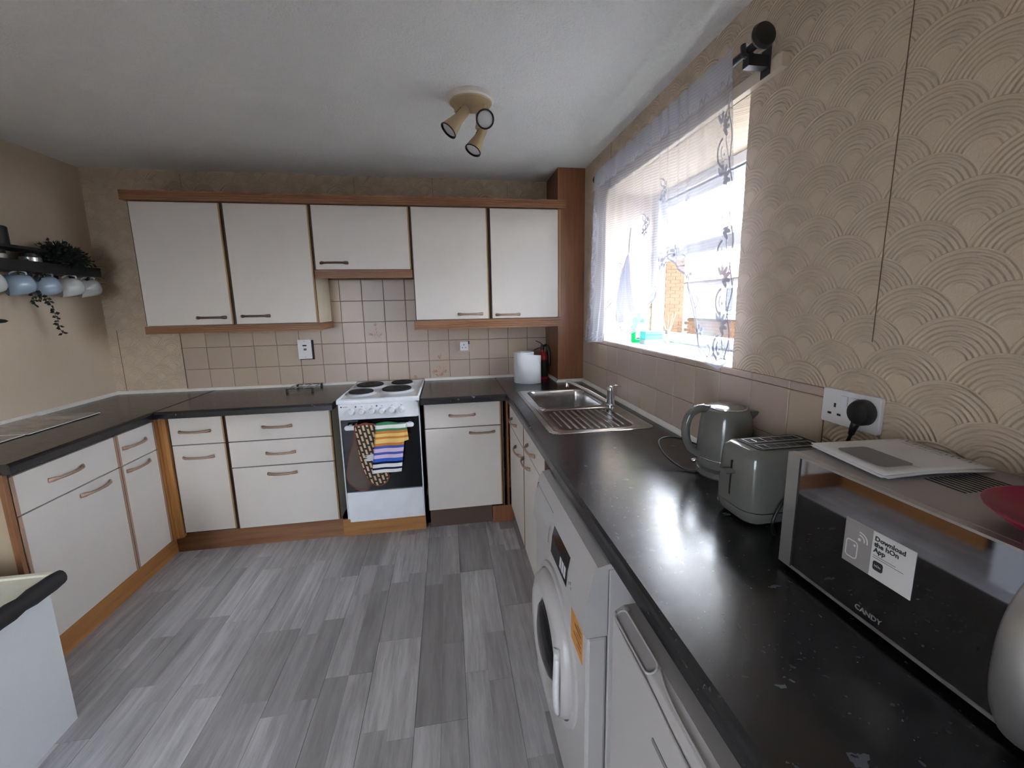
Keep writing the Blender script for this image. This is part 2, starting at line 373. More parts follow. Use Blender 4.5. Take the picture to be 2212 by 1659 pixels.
for xa, xb in ((DX0+.06, xm-.002), (xm+.002, DX1-.06)):
    box(bm, xa, xa+.08, YF-.11, YF-.07, .005, 1.985); box(bm, xb-.08, xb, YF-.11, YF-.07, .005, 1.985); box(bm, xa+.08, xb-.08, YF-.11, YF-.07, .005, .30); box(bm, xa+.08, xb-.08, YF-.11, YF-.07, 1.90, 1.985)
d2 = struct('added_fill_door', bm, 'upvc')  # glazed door added out of view to let in fill light
for xa, xb in ((DX0+.14, xm-.082), (xm+.082, DX1-.14)): obj('door_glass', B(xa, xb, YF-.095, YF-.085, .30, 1.90), 'window_glass', d2)  # panes of the added fill-light door
# laminate planks
PW = .0925; cols = range(-22, 8)
boardj = {}
jn = {0: -1.33, -1: -1.03, -2: -1.86, -3: -1.45, -4: -1.60, -5: -.95, -6: -1.3, -7: -.8, -8: -1.15, -9: -1.7, -10: -.9}
greys = [(.56, .545, .555), (.51, .495, .50), (.46, .445, .45), (.41, .395, .395), (.60, .585, .595), (.49, .475, .48), (.36, .345, .345), (.53, .51, .515)]
for c in range(-21, 3):
    bi = c//2; x0 = -.757+c*PW; x1 = x0+PW
    if x0 > -.5: continue
    gl, gr = (.0007 if c % 2 == 0 else .0002), (.0007 if c % 2 else .0002)
    js = [jn.get(bi, -1.1-.37*(bi % 3))+1.21*kk_ for kk_ in range(-4, 3)]
    y = -.40
    cuts = []
    for ja, jb in zip(js, js[1:]):
        n = random.choice((2, 3, 3)); e = [ja]+sorted(ja+(jb-ja)*(i+random.uniform(-.28, .28))/n for i in range(1, n))
        cuts += e
    cuts = [q for q in cuts if -4.2 < q < -.45]; cuts = [-4.2]+cuts+[-.45]
    last = None
    for a_, b_ in zip(cuts, cuts[1:]):
        if b_-a_ < .03: continue
        isj = any(abs(a_-j) < 1e-6 for j in js); ga = .0008 if isj else .0002
        g = random.choice(greys)
        while g == last: g = random.choice(greys)
        last = g; f = random.uniform(.94, 1.06)
        bm = BM(); box(bm, x0+gl, x1-gr, a_+ga, b_-.0002, -.008, 0)
        obj('plank', bm, 'floor_plank', floor, color=tuple(q*f for q in g))
# tiles
def tile_color():
    t = random.random(); a_, b_ = (.47, .37, .315), (.485, .395, .30)
    f = random.uniform(.93, 1.05); return tuple((p*(1-t)+q*t)*f for p, q in zip(a_, b_))
def tile(parent, wall, a0, a1, z0, z1, color=None):
    g = .0013; a0 += g; a1 -= g; z0 += g; z1 -= g; b = .0022; t = .0065
    if a1-a0 < .01 or z1-z0 < .008: return None
    bm = BM(); j = [random.uniform(0, .0007) for _ in range(2)]
    def P3(a, z, d): return (a, -d, z) if wall == 'back' else (-d, a, z)
    q0 = [bm.verts.new(P3(a, z, 0)) for a, z in ((a0, z0), (a1, z0), (a1, z1), (a0, z1))]
    q1 = [bm.verts.new(P3(a, z, t-.0018)) for a, z in ((a0, z0), (a1, z0), (a1, z1), (a0, z1))]
    q2 = [bm.verts.new(P3(a, z, t+jj)) for (a, z), jj in zip(((a0+b, z0+b), (a1-b, z0+b), (a1-b, z1-b), (a0+b, z1-b)), (j[0], j[1], j[1], j[0]))]
    for i in range(4):
        k_ = (i+1) % 4; bm.faces.new((q0[i], q0[k_], q1[k_], q1[i])); bm.faces.new((q1[i], q1[k_], q2[k_], q2[i]))
    bm.faces.new(q2); bm.faces.new(q0[::-1])
    return obj('tile', bm, 'ceramic_tile', parent, color=color or tile_color())
TW = .1498; TX = -1.0983; TZ = .9097
def sprig(tileo, x0, z0, s, n=16, seed=1):
    rd = random.Random(seed); bm = BM(); y = -.0078
    for i in range(n):
        t = rd.random(); an = math.radians(rd.uniform(25, 155)); rr = s*(.25+.75*t)
        x = x0+math.cos(an)*rr*.8; z = z0+math.sin(an)*rr; a2 = an+rd.uniform(-.5, .5); L = rd.uniform(.007, .014); wd = L*.28
        dx, dz = math.cos(a2), math.sin(a2)
        prism(bm, [(x-dx*L, y, z-dz*L), (x-dz*wd, y, z+dx*wd), (x+dx*L, y, z+dz*L), (x+dz*wd, y, z-dx*wd)], (0, -.0003, 0))
    for an in (60, 80, 100, 120):
        a2 = math.radians(an); prism(bm, [(x0, y, z0), (x0+math.cos(a2)*s*.8, y, z0+math.sin(a2)*s*.8), (x0+math.cos(a2)*s*.8+.0015, y, z0+math.sin(a2)*s*.8)], (0, -.0003, 0))
    obj('floral_print', bm, 'flower_print', tileo)
obj('grout', B(-2.746, -.19, -.002, 0, .922, 1.36), 'grout', wall_back)
obj('grout', B(-1.85, -1.1, -.002, 0, 1.36, 1.70), 'grout', wall_back)
for n in range(5):
    for i in range(-11, 7):
        a0, a1 = TX+i*TW, TX+(i+1)*TW
        z0, z1 = TZ+n*TW, TZ+(n+1)*TW
        if n >= 3 and not (a0 > -1.9 and a1 < -1.05): continue
        a1 = min(a1, -.187); z0 = max(z0, .923); z1 = min(z1, 1.70)
        tl = tile(wall_back, 'back', a0, a1, z0, z1)
        if tl and (i, n) == (-3, 2): sprig(tl, a0+.075, z0+.025, .075, 14, 3); sprig(tl, a0+.08, z0+.12, .02, 4, 8)
        if tl and (i, n) == (0, 0): sprig(tl, a0+.075, z0+.008, .085, 30, 5)
        if tl and (i, n) == (0, 1): sprig(tl, a0+.08, z0+.008, .035, 6, 6)
        if tl and (i, n) == (-1, 0): sprig(tl, a0+.04, z0+.006, .03, 5, 9)
TY = -.9276
obj('grout', B(-.002, 0, -2.236, -.317, .922, 1.234), 'grout', wall_right)
for n in range(3):
    for i in range(-5, 9):
        a1, a0 = TY-i*TW, TY-(i+1)*TW
        z0, z1 = TZ+n*TW, TZ+(n+1)*TW
        a0 = max(a0, -2.236); a1 = min(a1, -.317); z0 = max(z0, .923); z1 = min(z1, 1.2335)
        if a1 > a0: tile(wall_right, 'right', a0, a1, z0, z1)
# wall fixings: wallpaper seams
for x, za, zb in ((-2.615, 2.25, H-.02), (-1.546, 2.22, H-.01), (-1.016, 2.2, H), (-.483, 2.2, H-.02)):
    obj('paper_seam', B(x, x+.0015, -.0012, 0, za, zb), 'seam_brown', wall_back)
obj('paper_seam', B(-3.125, -3.122, -.0012, 0, .925, 1.34), 'seam_brown', wall_back)
obj('paper_seam', B(-2.752, -2.746, -.004, 0, .925, 1.33), 'seam_brown', wall_back)
obj('paper_seam', B(-.0012, 0, -2.3345, -2.3328, 1.36, H), 'seam_brown', wall_right)
obj('paper_seam', B(-.0012, 0, -.764, -.7625, 2.2, H), 'seam_brown', wall_right)
obj('paper_seam', B(-.0015, 0, -1.86, -1.857, 2.087, 2.10), 'seam_brown', wall_right)
# pipe boxing in the corner
bm = BM(); box(bm, -.187, 0, -.318, 0, .912, H)
pb = struct('trim_1', bm, 'boxing_brown')
obj('edge_strip', B(-.189, -.180, -.320, -.312, .912, H), 'oak_z', pb)
# white upstand strips
def quad(bm, p0, p1, n, r=.016, h=.02):
    """quarter-round between worktop and wall; n = direction out from wall"""
    n = Vector(n); prof = [(0, 0), (r, 0), (r*.95, h*.35), (r*.7, h*.7), (r*.3, h*.95), (0, h)]
    a = [bm.verts.new(Vector(p0)+n*x+Vector((0, 0, z))) for x, z in prof]; b = [bm.verts.new(Vector(p1)+n*x+Vector((0, 0, z))) for x, z in prof]
    bm.faces.new(a); bm.faces.new(b[::-1])
    for i in range(6): bm.faces.new((a[i], b[i], b[(i+1) % 6], a[(i+1) % 6]))
    return bm
ZT = .910
struct('trim_2', quad(BM(), (XL, 0, ZT), (-1.63, 0, ZT), (0, -1, 0)), 'trim_white')
struct('trim_3', quad(BM(), (-1.14, 0, ZT), (-.187, 0, ZT), (0, -1, 0)), 'trim_white')
struct('trim_4', quad(BM(), (XL, 0, ZT), (XL, -1.42, ZT), (1, 0, 0)), 'trim_white')
bm = BM(); quad(bm, (0, -.318, ZT), (0, -3.5, ZT), (-1, 0, 0), .02, .022); quad(bm, (-.187, -.318, ZT), (0, -.318, ZT), (0, -1, 0)); quad(bm, (-.187, 0, ZT), (-.187, -.334, ZT), (-1, 0, 0))
struct('trim_5', bm, 'trim_white')
# window
XW = .31
bm = BM(); box(bm, -.004, .38, WY0, WY1, WZ0-.012, WZ0)
sill = struct('windowsill', bm, 'sill_white'); sill.name = 'trim_6'
bm = BM(); f = .045
box(bm, XW, XW+.06, WY0, WY0+f, WZ0, WZ1); box(bm, XW, XW+.06, WY1-f, WY1, WZ0, WZ1)
box(bm, XW, XW+.06, WY0+f, WY1-f, WZ0, WZ0+.05); box(bm, XW, XW+.06, WY0+f, WY1-f, WZ1-f, WZ1); box(bm, XW, XW+.06, WY0+f, WY1-f, 1.70, 1.76)
win = struct('window_1', bm, 'upvc', bevel=.004)
obj('glazing_bead', (lambda b: (box(b, XW-.006, XW, WY0+f-.01, WY1-f+.01, WZ0+.035, WZ0+.05), box(b, XW-.006, XW, WY0+f-.01, WY1-f+.01, 1.70, 1.712), b)[-1])(BM()), 'upvc', win)
obj('lower_pane', B(XW+.02, XW+.028, WY0+f, WY1-f, WZ0+.05, 1.70), 'window_glass', win)
# open top-hung sash, tilted outwards
def tilt(bm, hinge, ang):
    Rm = Matrix.Translation(hinge) @ Matrix.Rotation(ang, 4, 'Y') @ Matrix.Translation(-Vector(hinge)); bm.transform(Rm); return bm
hg = Vector((XW+.03, 0, WZ1-f)); ang = -math.radians(17)
bm = BM(); ys0, ys1, zs0, zs1 = WY0+f+.004, WY1-f-.004, 1.765, WZ1-f-.004; q = .042
box(bm, XW+.01, XW+.06, ys0, ys0+q, zs0, zs1); box(bm, XW+.01, XW+.06, ys1-q, ys1, zs0, zs1); box(bm, XW+.01, XW+.06, ys0+q, ys1-q, zs0, zs0+q); box(bm, XW+.01, XW+.06, ys0+q, ys1-q, zs1-q, zs1)
sash = obj('sash', tilt(bm, hg, ang), 'upvc', win)
obj('sash_pane', tilt(B(XW+.03, XW+.038, ys0+q, ys1-q, zs0+q, zs1-q), hg, ang), 'window_glass', sash)
bm = BM(); box(bm, XW-.008, XW, -1.82, -1.30, WZ1-f-.004, WZ1-f+.006); obj('vent_strip', bm, 'upvc', win)
obj('stay', tube(BM(), [(XW+.04, WY1-f-.01, 1.765), (XW+.11, WY1-f-.02, 1.80)], .004, 6), 'silver_brushed', win)
# ------------------------------------------------------------------ outside
gr = struct('ground_outside', B(-12, 30, -30, 30, -.5, -.3), 'ground')
# neighbouring brick gable
gb = thing('brick_house', (2.3, 5.3, -.3), 'orange brick house wall filling the left of the view through the window', 'building')
obj('wall', B(.6, 4.18, 5.312, 9, -.3, 2.62), 'mortar', gb)
bm = BM(); z = -.3; rr_ = 0
while z < 2.6:
    x = .6-(.1125 if rr_ % 2 else 0)
    while x < 4.16:
        a_, b_ = max(x, .6), min(x+.215, 4.18)
        if b_-a_ > .03: box(bm, a_, b_, 5.30+random.uniform(-.002, .002), 5.32, z, z+.065)
        x += .225
    z += .075; rr_ += 1
tag(obj('brick', bm, 'brick_far', gb), kind='stuff')
obj('roof', B(.5, 4.3, 5.2, 9, 2.62, 2.70), 'coping', gb)
gw = thing('garden_wall', (4.35, 2.0, -.3), 'low brick garden wall with pale coping seen low through the window', 'wall')
bm = BM(); z = -.3; rr_ = 0
while z < 1.12:
    y = -3.0-(.1125 if rr_ % 2 else 0)
    while y < 5.28:
        box(bm, 4.30+random.uniform(-.002, .002), 4.40, y, y+.215, z, z+.065); y += .225
    z += .075; rr_ += 1
tag(obj('brick', bm, 'brick_far', gw), kind='stuff')
obj('core', B(4.31, 4.5, -3.2, 5.28, -.3, 1.13), 'mortar', gw)
obj('coping_stone', B(4.24, 4.56, -3.2, 5.28, 1.13, 1.19), 'coping', gw)
ho = thing('far_house', (11, 8.5, -.3), 'pale rendered house beyond the garden wall with a white framed window', 'building')
obj('wall', B(10, 14, 2, 17, -.3, 2.35), 'house_render', ho)
prism(bm := BM(), [(9.6, 1.8, 2.35), (14.4, 1.8, 2.35), (12, 1.8, 3.1)], (0, 15.4, 0)); obj('roof', bm, 'roof_tile', ho)
for y in (10.6, 8.2, 5.6):
    wf = obj('window', (lambda b: (box(b, 9.93, 10, y, y+1.3, 1.0, 1.08), box(b, 9.93, 10, y, y+1.3, 2.0, 2.08), box(b, 9.93, 10, y, y+.08, 1.08, 2.0), box(b, 9.93, 10, y+1.22, y+1.3, 1.08, 2.0), box(b, 9.93, 10, y+.62, y+.68, 1.08, 2.0), b)[-1])(BM()), 'upvc', ho)
    obj('pane', B(9.97, 9.99, y+.08, y+1.22, 1.08, 2.0), 'black_glass', wf)
# ------------------------------------------------------------------ worktops
WT0, WT1 = .870, ZT
def wt_profile(out, z0=WT0, z1=WT1, r=.012):
    """profile points (distance towards the room from edge line=0, z) front edge rounded"""
    return [(0, z0), (0, z1-r), (-r*.29, z1-r*.29), (-r, z1)]
def worktop(name, lab, p_edge0, p_edge1, n, depth, grp='kitchen worktops'):
    """edge line from p_edge0 to p_edge1, n = direction to room"""
    n = Vector(n); a = []; b = []; prof = [(-depth, WT0), (0, WT0)]+wt_profile(n)[1:]+[(-depth, WT1)]
    bm = BM()
    for x, z in prof:
        a.append(bm.verts.new(Vector((*p_edge0, z))+n*x)); b.append(bm.verts.new(Vector((*p_edge1, z))+n*x))
    bm.faces.new(a); bm.faces.new(b[::-1]); m = len(a)
    for i in range(m): bm.faces.new((a[i], b[i], b[(i+1) % m], a[(i+1) % m]))
    return tag(obj(name, bm, 'worktop_speckle'), lab, 'worktop', grp)
wl = worktop('worktop', 'black speckled worktop along the left wall under the two marbled boards', (-2.573, -1.40), (-2.573, -.002), (1, 0, 0), .605)
worktop('worktop', 'black speckled worktop between the left corner joint and the cooker', (-2.5715, -.640), (-1.642, -.640), (0, -1, 0), .637)
worktop('worktop', 'short black speckled worktop between the cooker and the sink run', (-1.135, -.640), (-.6085, -.640), (0, -1, 0), .637)
# right run with sink cut-out
XE = -.607; by0, by1, bx0, bx1 = -1.055, -.60, -.485, -.105
bm = BM()
prof = [(XE+.03, WT0), (XE, WT0), (XE, WT1-.012), (XE+.0035, WT1-.0035), (XE+.012, WT1), (XE+.03, WT1)]
a_ = [bm.verts.new((x, -3.55, z)) for x, z in prof]; b_ = [bm.verts.new((x, -.002, z)) for x, z in prof]
bm.faces.new(a_); bm.faces.new(b_[::-1])
for i in range(6): bm.faces.new((a_[i], b_[i], b_[(i+1) % 6], a_[(i+1) % 6]))
box(bm, XE+.03, bx0, -3.55, -.002, WT0, WT1); box(bm, bx1, -.001, -3.55, -.002, WT0, WT1)
box(bm, bx0, bx1, -3.55, by0, WT0, WT1); box(bm, bx0, bx1, by1, -.002, WT0, WT1)
wr = tag(obj('worktop', bm, 'worktop_speckle'), 'long black speckled worktop along the window wall with the sink let into it', 'worktop', 'kitchen worktops')
obj('joint_strip', B(-.6082, -.6058, -.63, -.02, WT1, WT1+.0008), 'black_rough', wr)
obj('joint_strip', B(-2.5725, -2.5705, -.635, -.02, WT1, WT1+.0008), 'black_rough', wl)
# ------------------------------------------------------------------ cupboards
def handle(parent, c, d, out, L=.165, mat='bronze', r=.0052, bow=.026):
    """bow handle centred at c, running along d, standing off along out"""
    c = Vector(c); d = Vector(d); out = Vector(out); pts = []
    for i in range(13):
        t = -1+2*i/12; pts.append(c + d*(t*L/2) + out*(bow*(1-abs(t)**3.2)+.002))
    rr = [r*(1.5 if abs(-1+2*i/12) > .8 else 1.0) for i in range(13)]
    o = obj('handle', tube(BM(), pts, rr, 8, upv=out, flat=(1.25, .8)), mat, parent, smooth=True)
    return o
def front(parent, name, face, a0, a1, z0, z1, pos, hz=None, ha=None, edges=True, hmat='bronze', t=.018, dir_h=None):
    """door or drawer front. face 'back': plane y=pos facing -y, a=x; 'left': plane x=pos facing +x, a=y; 'right': plane x=pos facing -x, a=y"""
    g = .0019; a0, a1 = sorted((a0, a1)); a0 += g; a1 -= g; z0 += g; z1 -= g; e = .012 if face == 'left' else .0075; el = e if face == 'left' else .003
    def bx(a, b, d0, d1, za, zb, bm):
        if face == 'back': box(bm, a, b, pos+d0, pos+d1, za, zb)
        elif face == 'left': box(bm, pos-d1, pos-d0, a, b, za, zb)
        else: box(bm, pos+d0, pos+d1, a, b, za, zb)
        return bm
    obj('recess_strip', bx(a0+.002, a1-.002, t+.0002, t+.0012, z0+.001, z1-.001, BM()), 'dark_gap', parent) if False else None
    o = obj(name, bx(a0+el, a1-e, 0, t, z0, z1, BM()), 'laminate_white', parent, bevel=.0012)
    for (p, q) in ((a0, a0+el), (a1-e, a1)):
        obj('edge_strip', bx(p, q, -.0005, t, z0, z1, BM()), 'edge_veneer' if face == 'left' else ('edge_yellow' if p > a0 else 'plinth_dark'), o)
    if hz is not None:
        out = {'back': (0, -1, 0), 'left': (1, 0, 0), 'right': (-1, 0, 0)}[face]; d = (1, 0, 0) if face == 'back' else (0, 1, 0)
        c = (ha, pos, hz) if face == 'back' else (pos, ha, hz); handle(o, c, d, out, mat=hmat)
    return o
simple('edge_veneer', (.36, .225, .155), .5); simple('edge_yellow', (.36, .22, .09), .5)
def carcass(parent, x0, x1, y0, y1, z0, z1, mat='carcass_cream'):
    c = obj('carcass', B(x0, x1, y0, y1, z0, z1), mat, parent)
    # thin dark sheet painting the shade in the gaps between doors and drawers
    if y1 > -.05 and x0 > -2.7-.1 and x1 < -.1: obj('gap_shade', B(x0+.0005, x1-.0005, y0-.0012, y0-.0001, z0+.001, z1-.001), 'plinth_dark' if z0 > 1 else 'dark_gap', c)
    elif x0 < -3: obj('gap_shade', B(x1+.0001, x1+.0012, y0+.0005, y1-.0005, z0+.001, z1-.001), 'dark_gap', c)
    else: obj('gap_shade', B(x0-.0012, x0-.0001, y0+.0005, y1-.0005, z0+.001, z1-.001), 'dark_gap', c)
    return c
UF = -.318; UZ0, UZ1 = 1.370, 2.093
ux = [-2.740, -2.252, -1.763, -1.160, -.660, -.1905]
u = thing('wall_cupboard', (-2.496, 0, UZ0), 'white wall cupboard at the far left end, handle at its bottom right corner', 'cupboard', 'wall cupboards')
carcass(u, ux[0]+.002, ux[1]-.001, UF+.020, -.009, UZ0, UZ1); front(u, 'door', 'back', ux[0], ux[1]-.006, UZ0+.002, UZ1-.004, UF, 1.417, -2.376, hmat='bronze_dark')
u = thing('wall_cupboard', (-2.0, 0, UZ0), 'white wall cupboard left of the cooker with its cream side showing', 'cupboard', 'wall cupboards')
carcass(u, ux[1]+.001, ux[2]-.001, UF+.020, -.009, UZ0, UZ1); front(u, 'door', 'back', ux[1]+.006, ux[2]-.002, UZ0+.002, UZ1-.004, UF, 1.421, -2.127, hmat='bronze_dark')
u = thing('wall_cupboard', (-1.46, 0, 1.70), 'short white wall cupboard above the cooker', 'cupboard', 'wall cupboards')
carcass(u, ux[2]+.001, ux[3]-.001, UF+.020, -.009, 1.698, UZ1); front(u, 'door', 'back', ux[2]+.008, ux[3]-.006, 1.699, UZ1-.004, UF, 1.741, -1.638, hmat='bronze_dark')
u = thing('wall_cupboard', (-.91, 0, UZ0), 'white wall cupboard right of the cooker, handle at its bottom right corner', 'cupboard', 'wall cupboards')
carcass(u, ux[3]+.001, ux[4]-.001, UF+.020, -.009, UZ0, UZ1); front(u, 'door', 'back', ux[3]+.003, ux[4]-.006, UZ0+.002, UZ1-.004, UF, 1.406, -.795)
u = thing('wall_cupboard', (-.42, 0, UZ0), 'white wall cupboard beside the brown corner boxing, above the kitchen roll', 'cupboard', 'wall cupboards')
carcass(u, ux[4]+.001, ux[5]-.001, UF+.020, -.009, UZ0, UZ1); front(u, 'door', 'back', ux[4]+.008, -.168, UZ0+.002, UZ1-.004, UF, 1.398, -.541)
# oak strips: thick moulded profile
def moulding(parent_or_none, name, x0, x1, z0, z1, yf, yb, mat='oak_x', ret=False):
    h = z1-z0; n = 4; bm = BM()
    prof = [(yb, z0), (yf, z0)]
    zz_ = z0
    for i in range(n):
        prof += [(yf, z0+h*(i+.0)/n+.001), (yf, z0+h*(i+.78)/n), (yf+.0028, z0+h*(i+.84)/n), (yf+.0028, z0+h*(i+.98)/n)]
    prof += [(yf+.003, z1), (yb, z1)]
    a = [bm.verts.new((x0, y, z)) for y, z in prof]; b = [bm.verts.new((x1, y, z)) for y, z in prof]; m = len(a)
    bm.faces.new(a); bm.faces.new(b[::-1])
    for i in range(m): bm.faces.new((a[i], b[i], b[(i+1) % m], a[(i+1) % m]))
    return obj(name, bm, mat, parent_or_none)
tag(moulding(None, 'cornice', -2.760, -.140, UZ1-.001, 2.145, -.342, -.02), 'long oak cornice running along the top of all the wall cupboards', 'cornice')
lp = thing('light_pelmet', (-2.25, -.3, 1.324), 'oak pelmet strip under the two left wall cupboards, with a return to the wall', 'pelmet', 'oak pelmets')
moulding(lp, 'front_strip', -2.745, -1.755, 1.324, UZ0-.001, -.328, -.300)
obj('return_strip', B(-1.7725, -1.755, -.300, -.012, 1.324, UZ0-.001), 'oak_y', lp)
tag(moulding(None, 'light_pelmet', -1.757, -1.163, 1.648, 1.697, -.328, -.30), 'short oak pelmet strip under the small cupboard above the cooker', 'pelmet', 'oak pelmets')
tag(moulding(None, 'light_pelmet', -1.168, -.165, 1.310, UZ0-.001, -.334, -.320), 'grooved oak pelmet strip under the two right wall cupboards', 'pelmet', 'oak pelmets')
BF = -.557; DZ0, DZ1 = .143, .852; DS = .690
u = thing('base_cupboard', (-2.42, -.3, 0), 'narrow white base cupboard with one drawer, right of the oak corner post', 'cupboard', 'base cupboards')
carcass(u, -2.562, -2.271, BF+.02, -.01, .13, WT0-.001); front(u, 'drawer', 'back', -2.561, -2.273, DS, DZ1, BF, .769, -2.427); front(u, 'door', 'back', -2.561, -2.273, DZ0, DS-.002, BF, .613, -2.424)
u = thing('drawer_unit', (-1.97, -.3, 0), 'wide white unit of three drawers left of the cooker', 'drawers', 'base cupboards')
carcass(u, -2.2665, -1.6745, BF+.02, -.01, .13, WT0-.001)
front(u, 'drawer', 'back', -2.263, -1.676, DS, DZ1, BF, .771, -1.982); front(u, 'drawer', 'back', -2.263, -1.676, .529, DS-.002, BF, .607, -1.978); front(u, 'drawer', 'back', -2.263, -1.676, DZ0-.004, .527, BF, .478, -1.981)
u = thing('base_cupboard', (-.88, -.3, 0), 'white base cupboard with one drawer, right of the cooker', 'cupboard', 'base cupboards')
carcass(u, -1.126, -.622, BF+.02, -.01, .135, WT0-.001)
front(u, 'drawer', 'back', -1.125, -.634, .694, DZ1, BF, .774, -.885); front(u, 'door', 'back', -1.125, -.634, DZ0-.004, .692, BF, .652, -.76)
obj('end_panel', B(-.631, -.622, BF-.002, BF+.02, .135, .866), 'plinth_dark', u)
# left run
LF = -2.605
u = thing('base_cupboard', (-2.9, -1.12, 0), 'wide white base cupboard with one drawer, nearest on the left', 'cupboard', 'base cupboards')
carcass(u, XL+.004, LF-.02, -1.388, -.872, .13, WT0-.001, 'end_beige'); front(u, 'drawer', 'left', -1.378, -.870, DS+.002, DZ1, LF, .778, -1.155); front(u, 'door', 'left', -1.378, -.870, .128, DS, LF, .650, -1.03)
obj('end_post', B(LF-.022, LF-.002, -1.397, -1.381, .12, WT0-.001), 'oak_z', u)
u = thing('base_cupboard', (-2.9, -.72, 0), 'narrow white base cupboard with one drawer, left of the oak corner post', 'cupboard', 'base cupboards')
carcass(u, XL+.004, LF-.02, -.868, -.600, .13, WT0-.001); front(u, 'drawer', 'left', -.870, -.598, DS, DZ1, LF, .776, -.760); front(u, 'door', 'left', -.870, -.598, .126, DS-.002, LF, .654, -.758)
# corner posts
bm = BM(); box(bm, LF-.02, LF+.004, -.596, -.560, .122, WT0-.001); box(bm, LF-.02, -2.564, -.572, -.540, .122, WT0-.001)
box(bm, LF+.006, LF+.020, -.578, -.572, .122, WT0-.001)
tag(obj('corner_post', bm, 'oak_bright_z'), 'fluted oak post in the corner where left and back cupboards meet', 'post')
tag(obj('corner_post', B(-.600, -.5885, -.5545, -.50, .11, WT0-.001), 'boxing_brown'), 'brown corner filler between the right base cupboard and sink run', 'post')
# plinths
tag(obj('plinth', B(-2.655, -2.640, -1.40, -.510, 0, .122), 'oak_bright_y'), 'oak plinth board under the left run of cupboards', 'plinth', 'plinth boards')
tag(obj('plinth', B(-2.638, -1.672, -.512, -.497, 0, .128), 'oak_x'), 'oak plinth board under the three drawer unit', 'plinth', 'plinth boards')
tag(obj('plinth', B(-1.670, -1.150, -.525, -.510, 0, .118), 'oak_bright_x'), 'short oak plinth board in front of the cooker foot', 'plinth', 'plinth boards')
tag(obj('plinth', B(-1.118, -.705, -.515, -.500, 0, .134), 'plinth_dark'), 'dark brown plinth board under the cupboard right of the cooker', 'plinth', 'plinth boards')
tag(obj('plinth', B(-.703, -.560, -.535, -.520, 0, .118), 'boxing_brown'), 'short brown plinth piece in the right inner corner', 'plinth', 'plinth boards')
# right run under the sink
RF = -.585
u = thing('base_cupboard', (-.3, -.87, 0), 'white base cupboard under the sink, half hidden in the inner corner', 'cupboard', 'base cupboards')
carcass(u, RF+.02, -.02, -1.095, -.605, .13, .70); front(u, 'drawer', 'right', -1.088, -.603, .708, .862, RF, .775, -.80, dir_h=1); front(u, 'door', 'right', -1.088, -.603, DZ0, .706, RF, .642, -.93)
u = thing('base_cupboard', (-.3, -1.35, 0), 'white base cupboard between the sink cupboard and the washing machine', 'cupboard', 'base cupboards')
carcass(u, RF+.02, -.02, -1.592, -1.098, .13, WT0-.001, 'gap_side'); front(u, 'drawer', 'right', -1.575, -1.092, .725, .862, RF, .778, -1.30); front(u, 'door', 'right', -1.575, -1.092, DZ0, .723, RF, .668, -1.185)
tag(obj('plinth', B(-.545, -.53, -1.60, -.60, 0, .128), 'oak_y'), 'oak plinth board under the sink run', 'plinth', 'plinth boards')
tag(obj('end_panel', B(-.56, -.02, -1.615, -1.598, 0, WT0-.001), 'gap_side'), 'beige end panel beside the washing machine', 'panel')
# ------------------------------------------------------------------ cooker
ck = thing('cooker', (-1.383, -.31, 0), 'white freestanding electric cooker with four black hotplates and a black glass oven door', 'cooker')
cx0, cx1, cf = -1.622, -1.146, -.600
obj('body', B(cx0+.004, cx1-.004, cf+.03, -.035, .150, .893), 'enamel_white', ck)
for fx_ in (cx0+.05, cx1-.05):
    for fy_ in (-.46, -.08): obj('foot', lathe(BM(), [(.018, 0), (.018, .02), (.010, .024), (.010, .150)], (fx_, fy_, 0), 12), 'black_plastic', ck)
obj('base_strip', B(cx0+.012, cx1-.002, cf+.022, cf+.029, .122, .152), 'enamel_white', ck)
bm = BM(); pr = [(cf-.006, .893), (cf-.010, .902), (cf-.008, .914), (cf+.004, .921), (cf+.02, .916), (cf+.04, .913), (-.075, .913), (-.055, .924), (-.035, .926), (-.030, .893)]
a_ = [bm.verts.new((cx0-.003, y, z)) for y, z in pr]; b_ = [bm.verts.new((cx1+.003, y, z)) for y, z in pr]
bm.faces.new(a_); bm.faces.new(b_[::-1])
for i in range(len(pr)): bm.faces.new((a_[i], b_[i], b_[(i+1) % len(pr)], a_[(i+1) % len(pr)]))
hob = obj('hob', bm, 'enamel_white', ck, smooth='auto')
for s in (cx0-.003, cx1-.009): obj('hob_rim', tube(BM(), [(s+.006, cf+.002, .918), (s+.006, -.05, .920)], .006, 8), 'enamel_white', hob, smooth=True)
for x, y, r in ((-1.520, -.405, .076), (-1.505, -.165, .090), (-1.303, -.355, .094), (-1.292, -.125, .074)):
    hp = obj('hotplate', lathe(BM(), [(r, .917), (r, .931), (r-.004, .934), (r*.36, .934), (r*.33, .931), (.002, .931)], (x, y, 0), 40), 'black_rough', ck, smooth='auto')
    obj('plate_ring', lathe(BM(), [(r+.022, .912), (r+.010, .919), (r+.002, .9235), (r, .9235), (r, .912)], (x, y, 0), 40, caps=False), 'enamel_white', hp, smooth='auto')
pn = obj('control_panel', rbox(BM(), cx0+.006, cx1-.004, cf-.016, cf+.03, .797, .893, .014, 'y'), 'enamel_white', ck, bevel=.003)
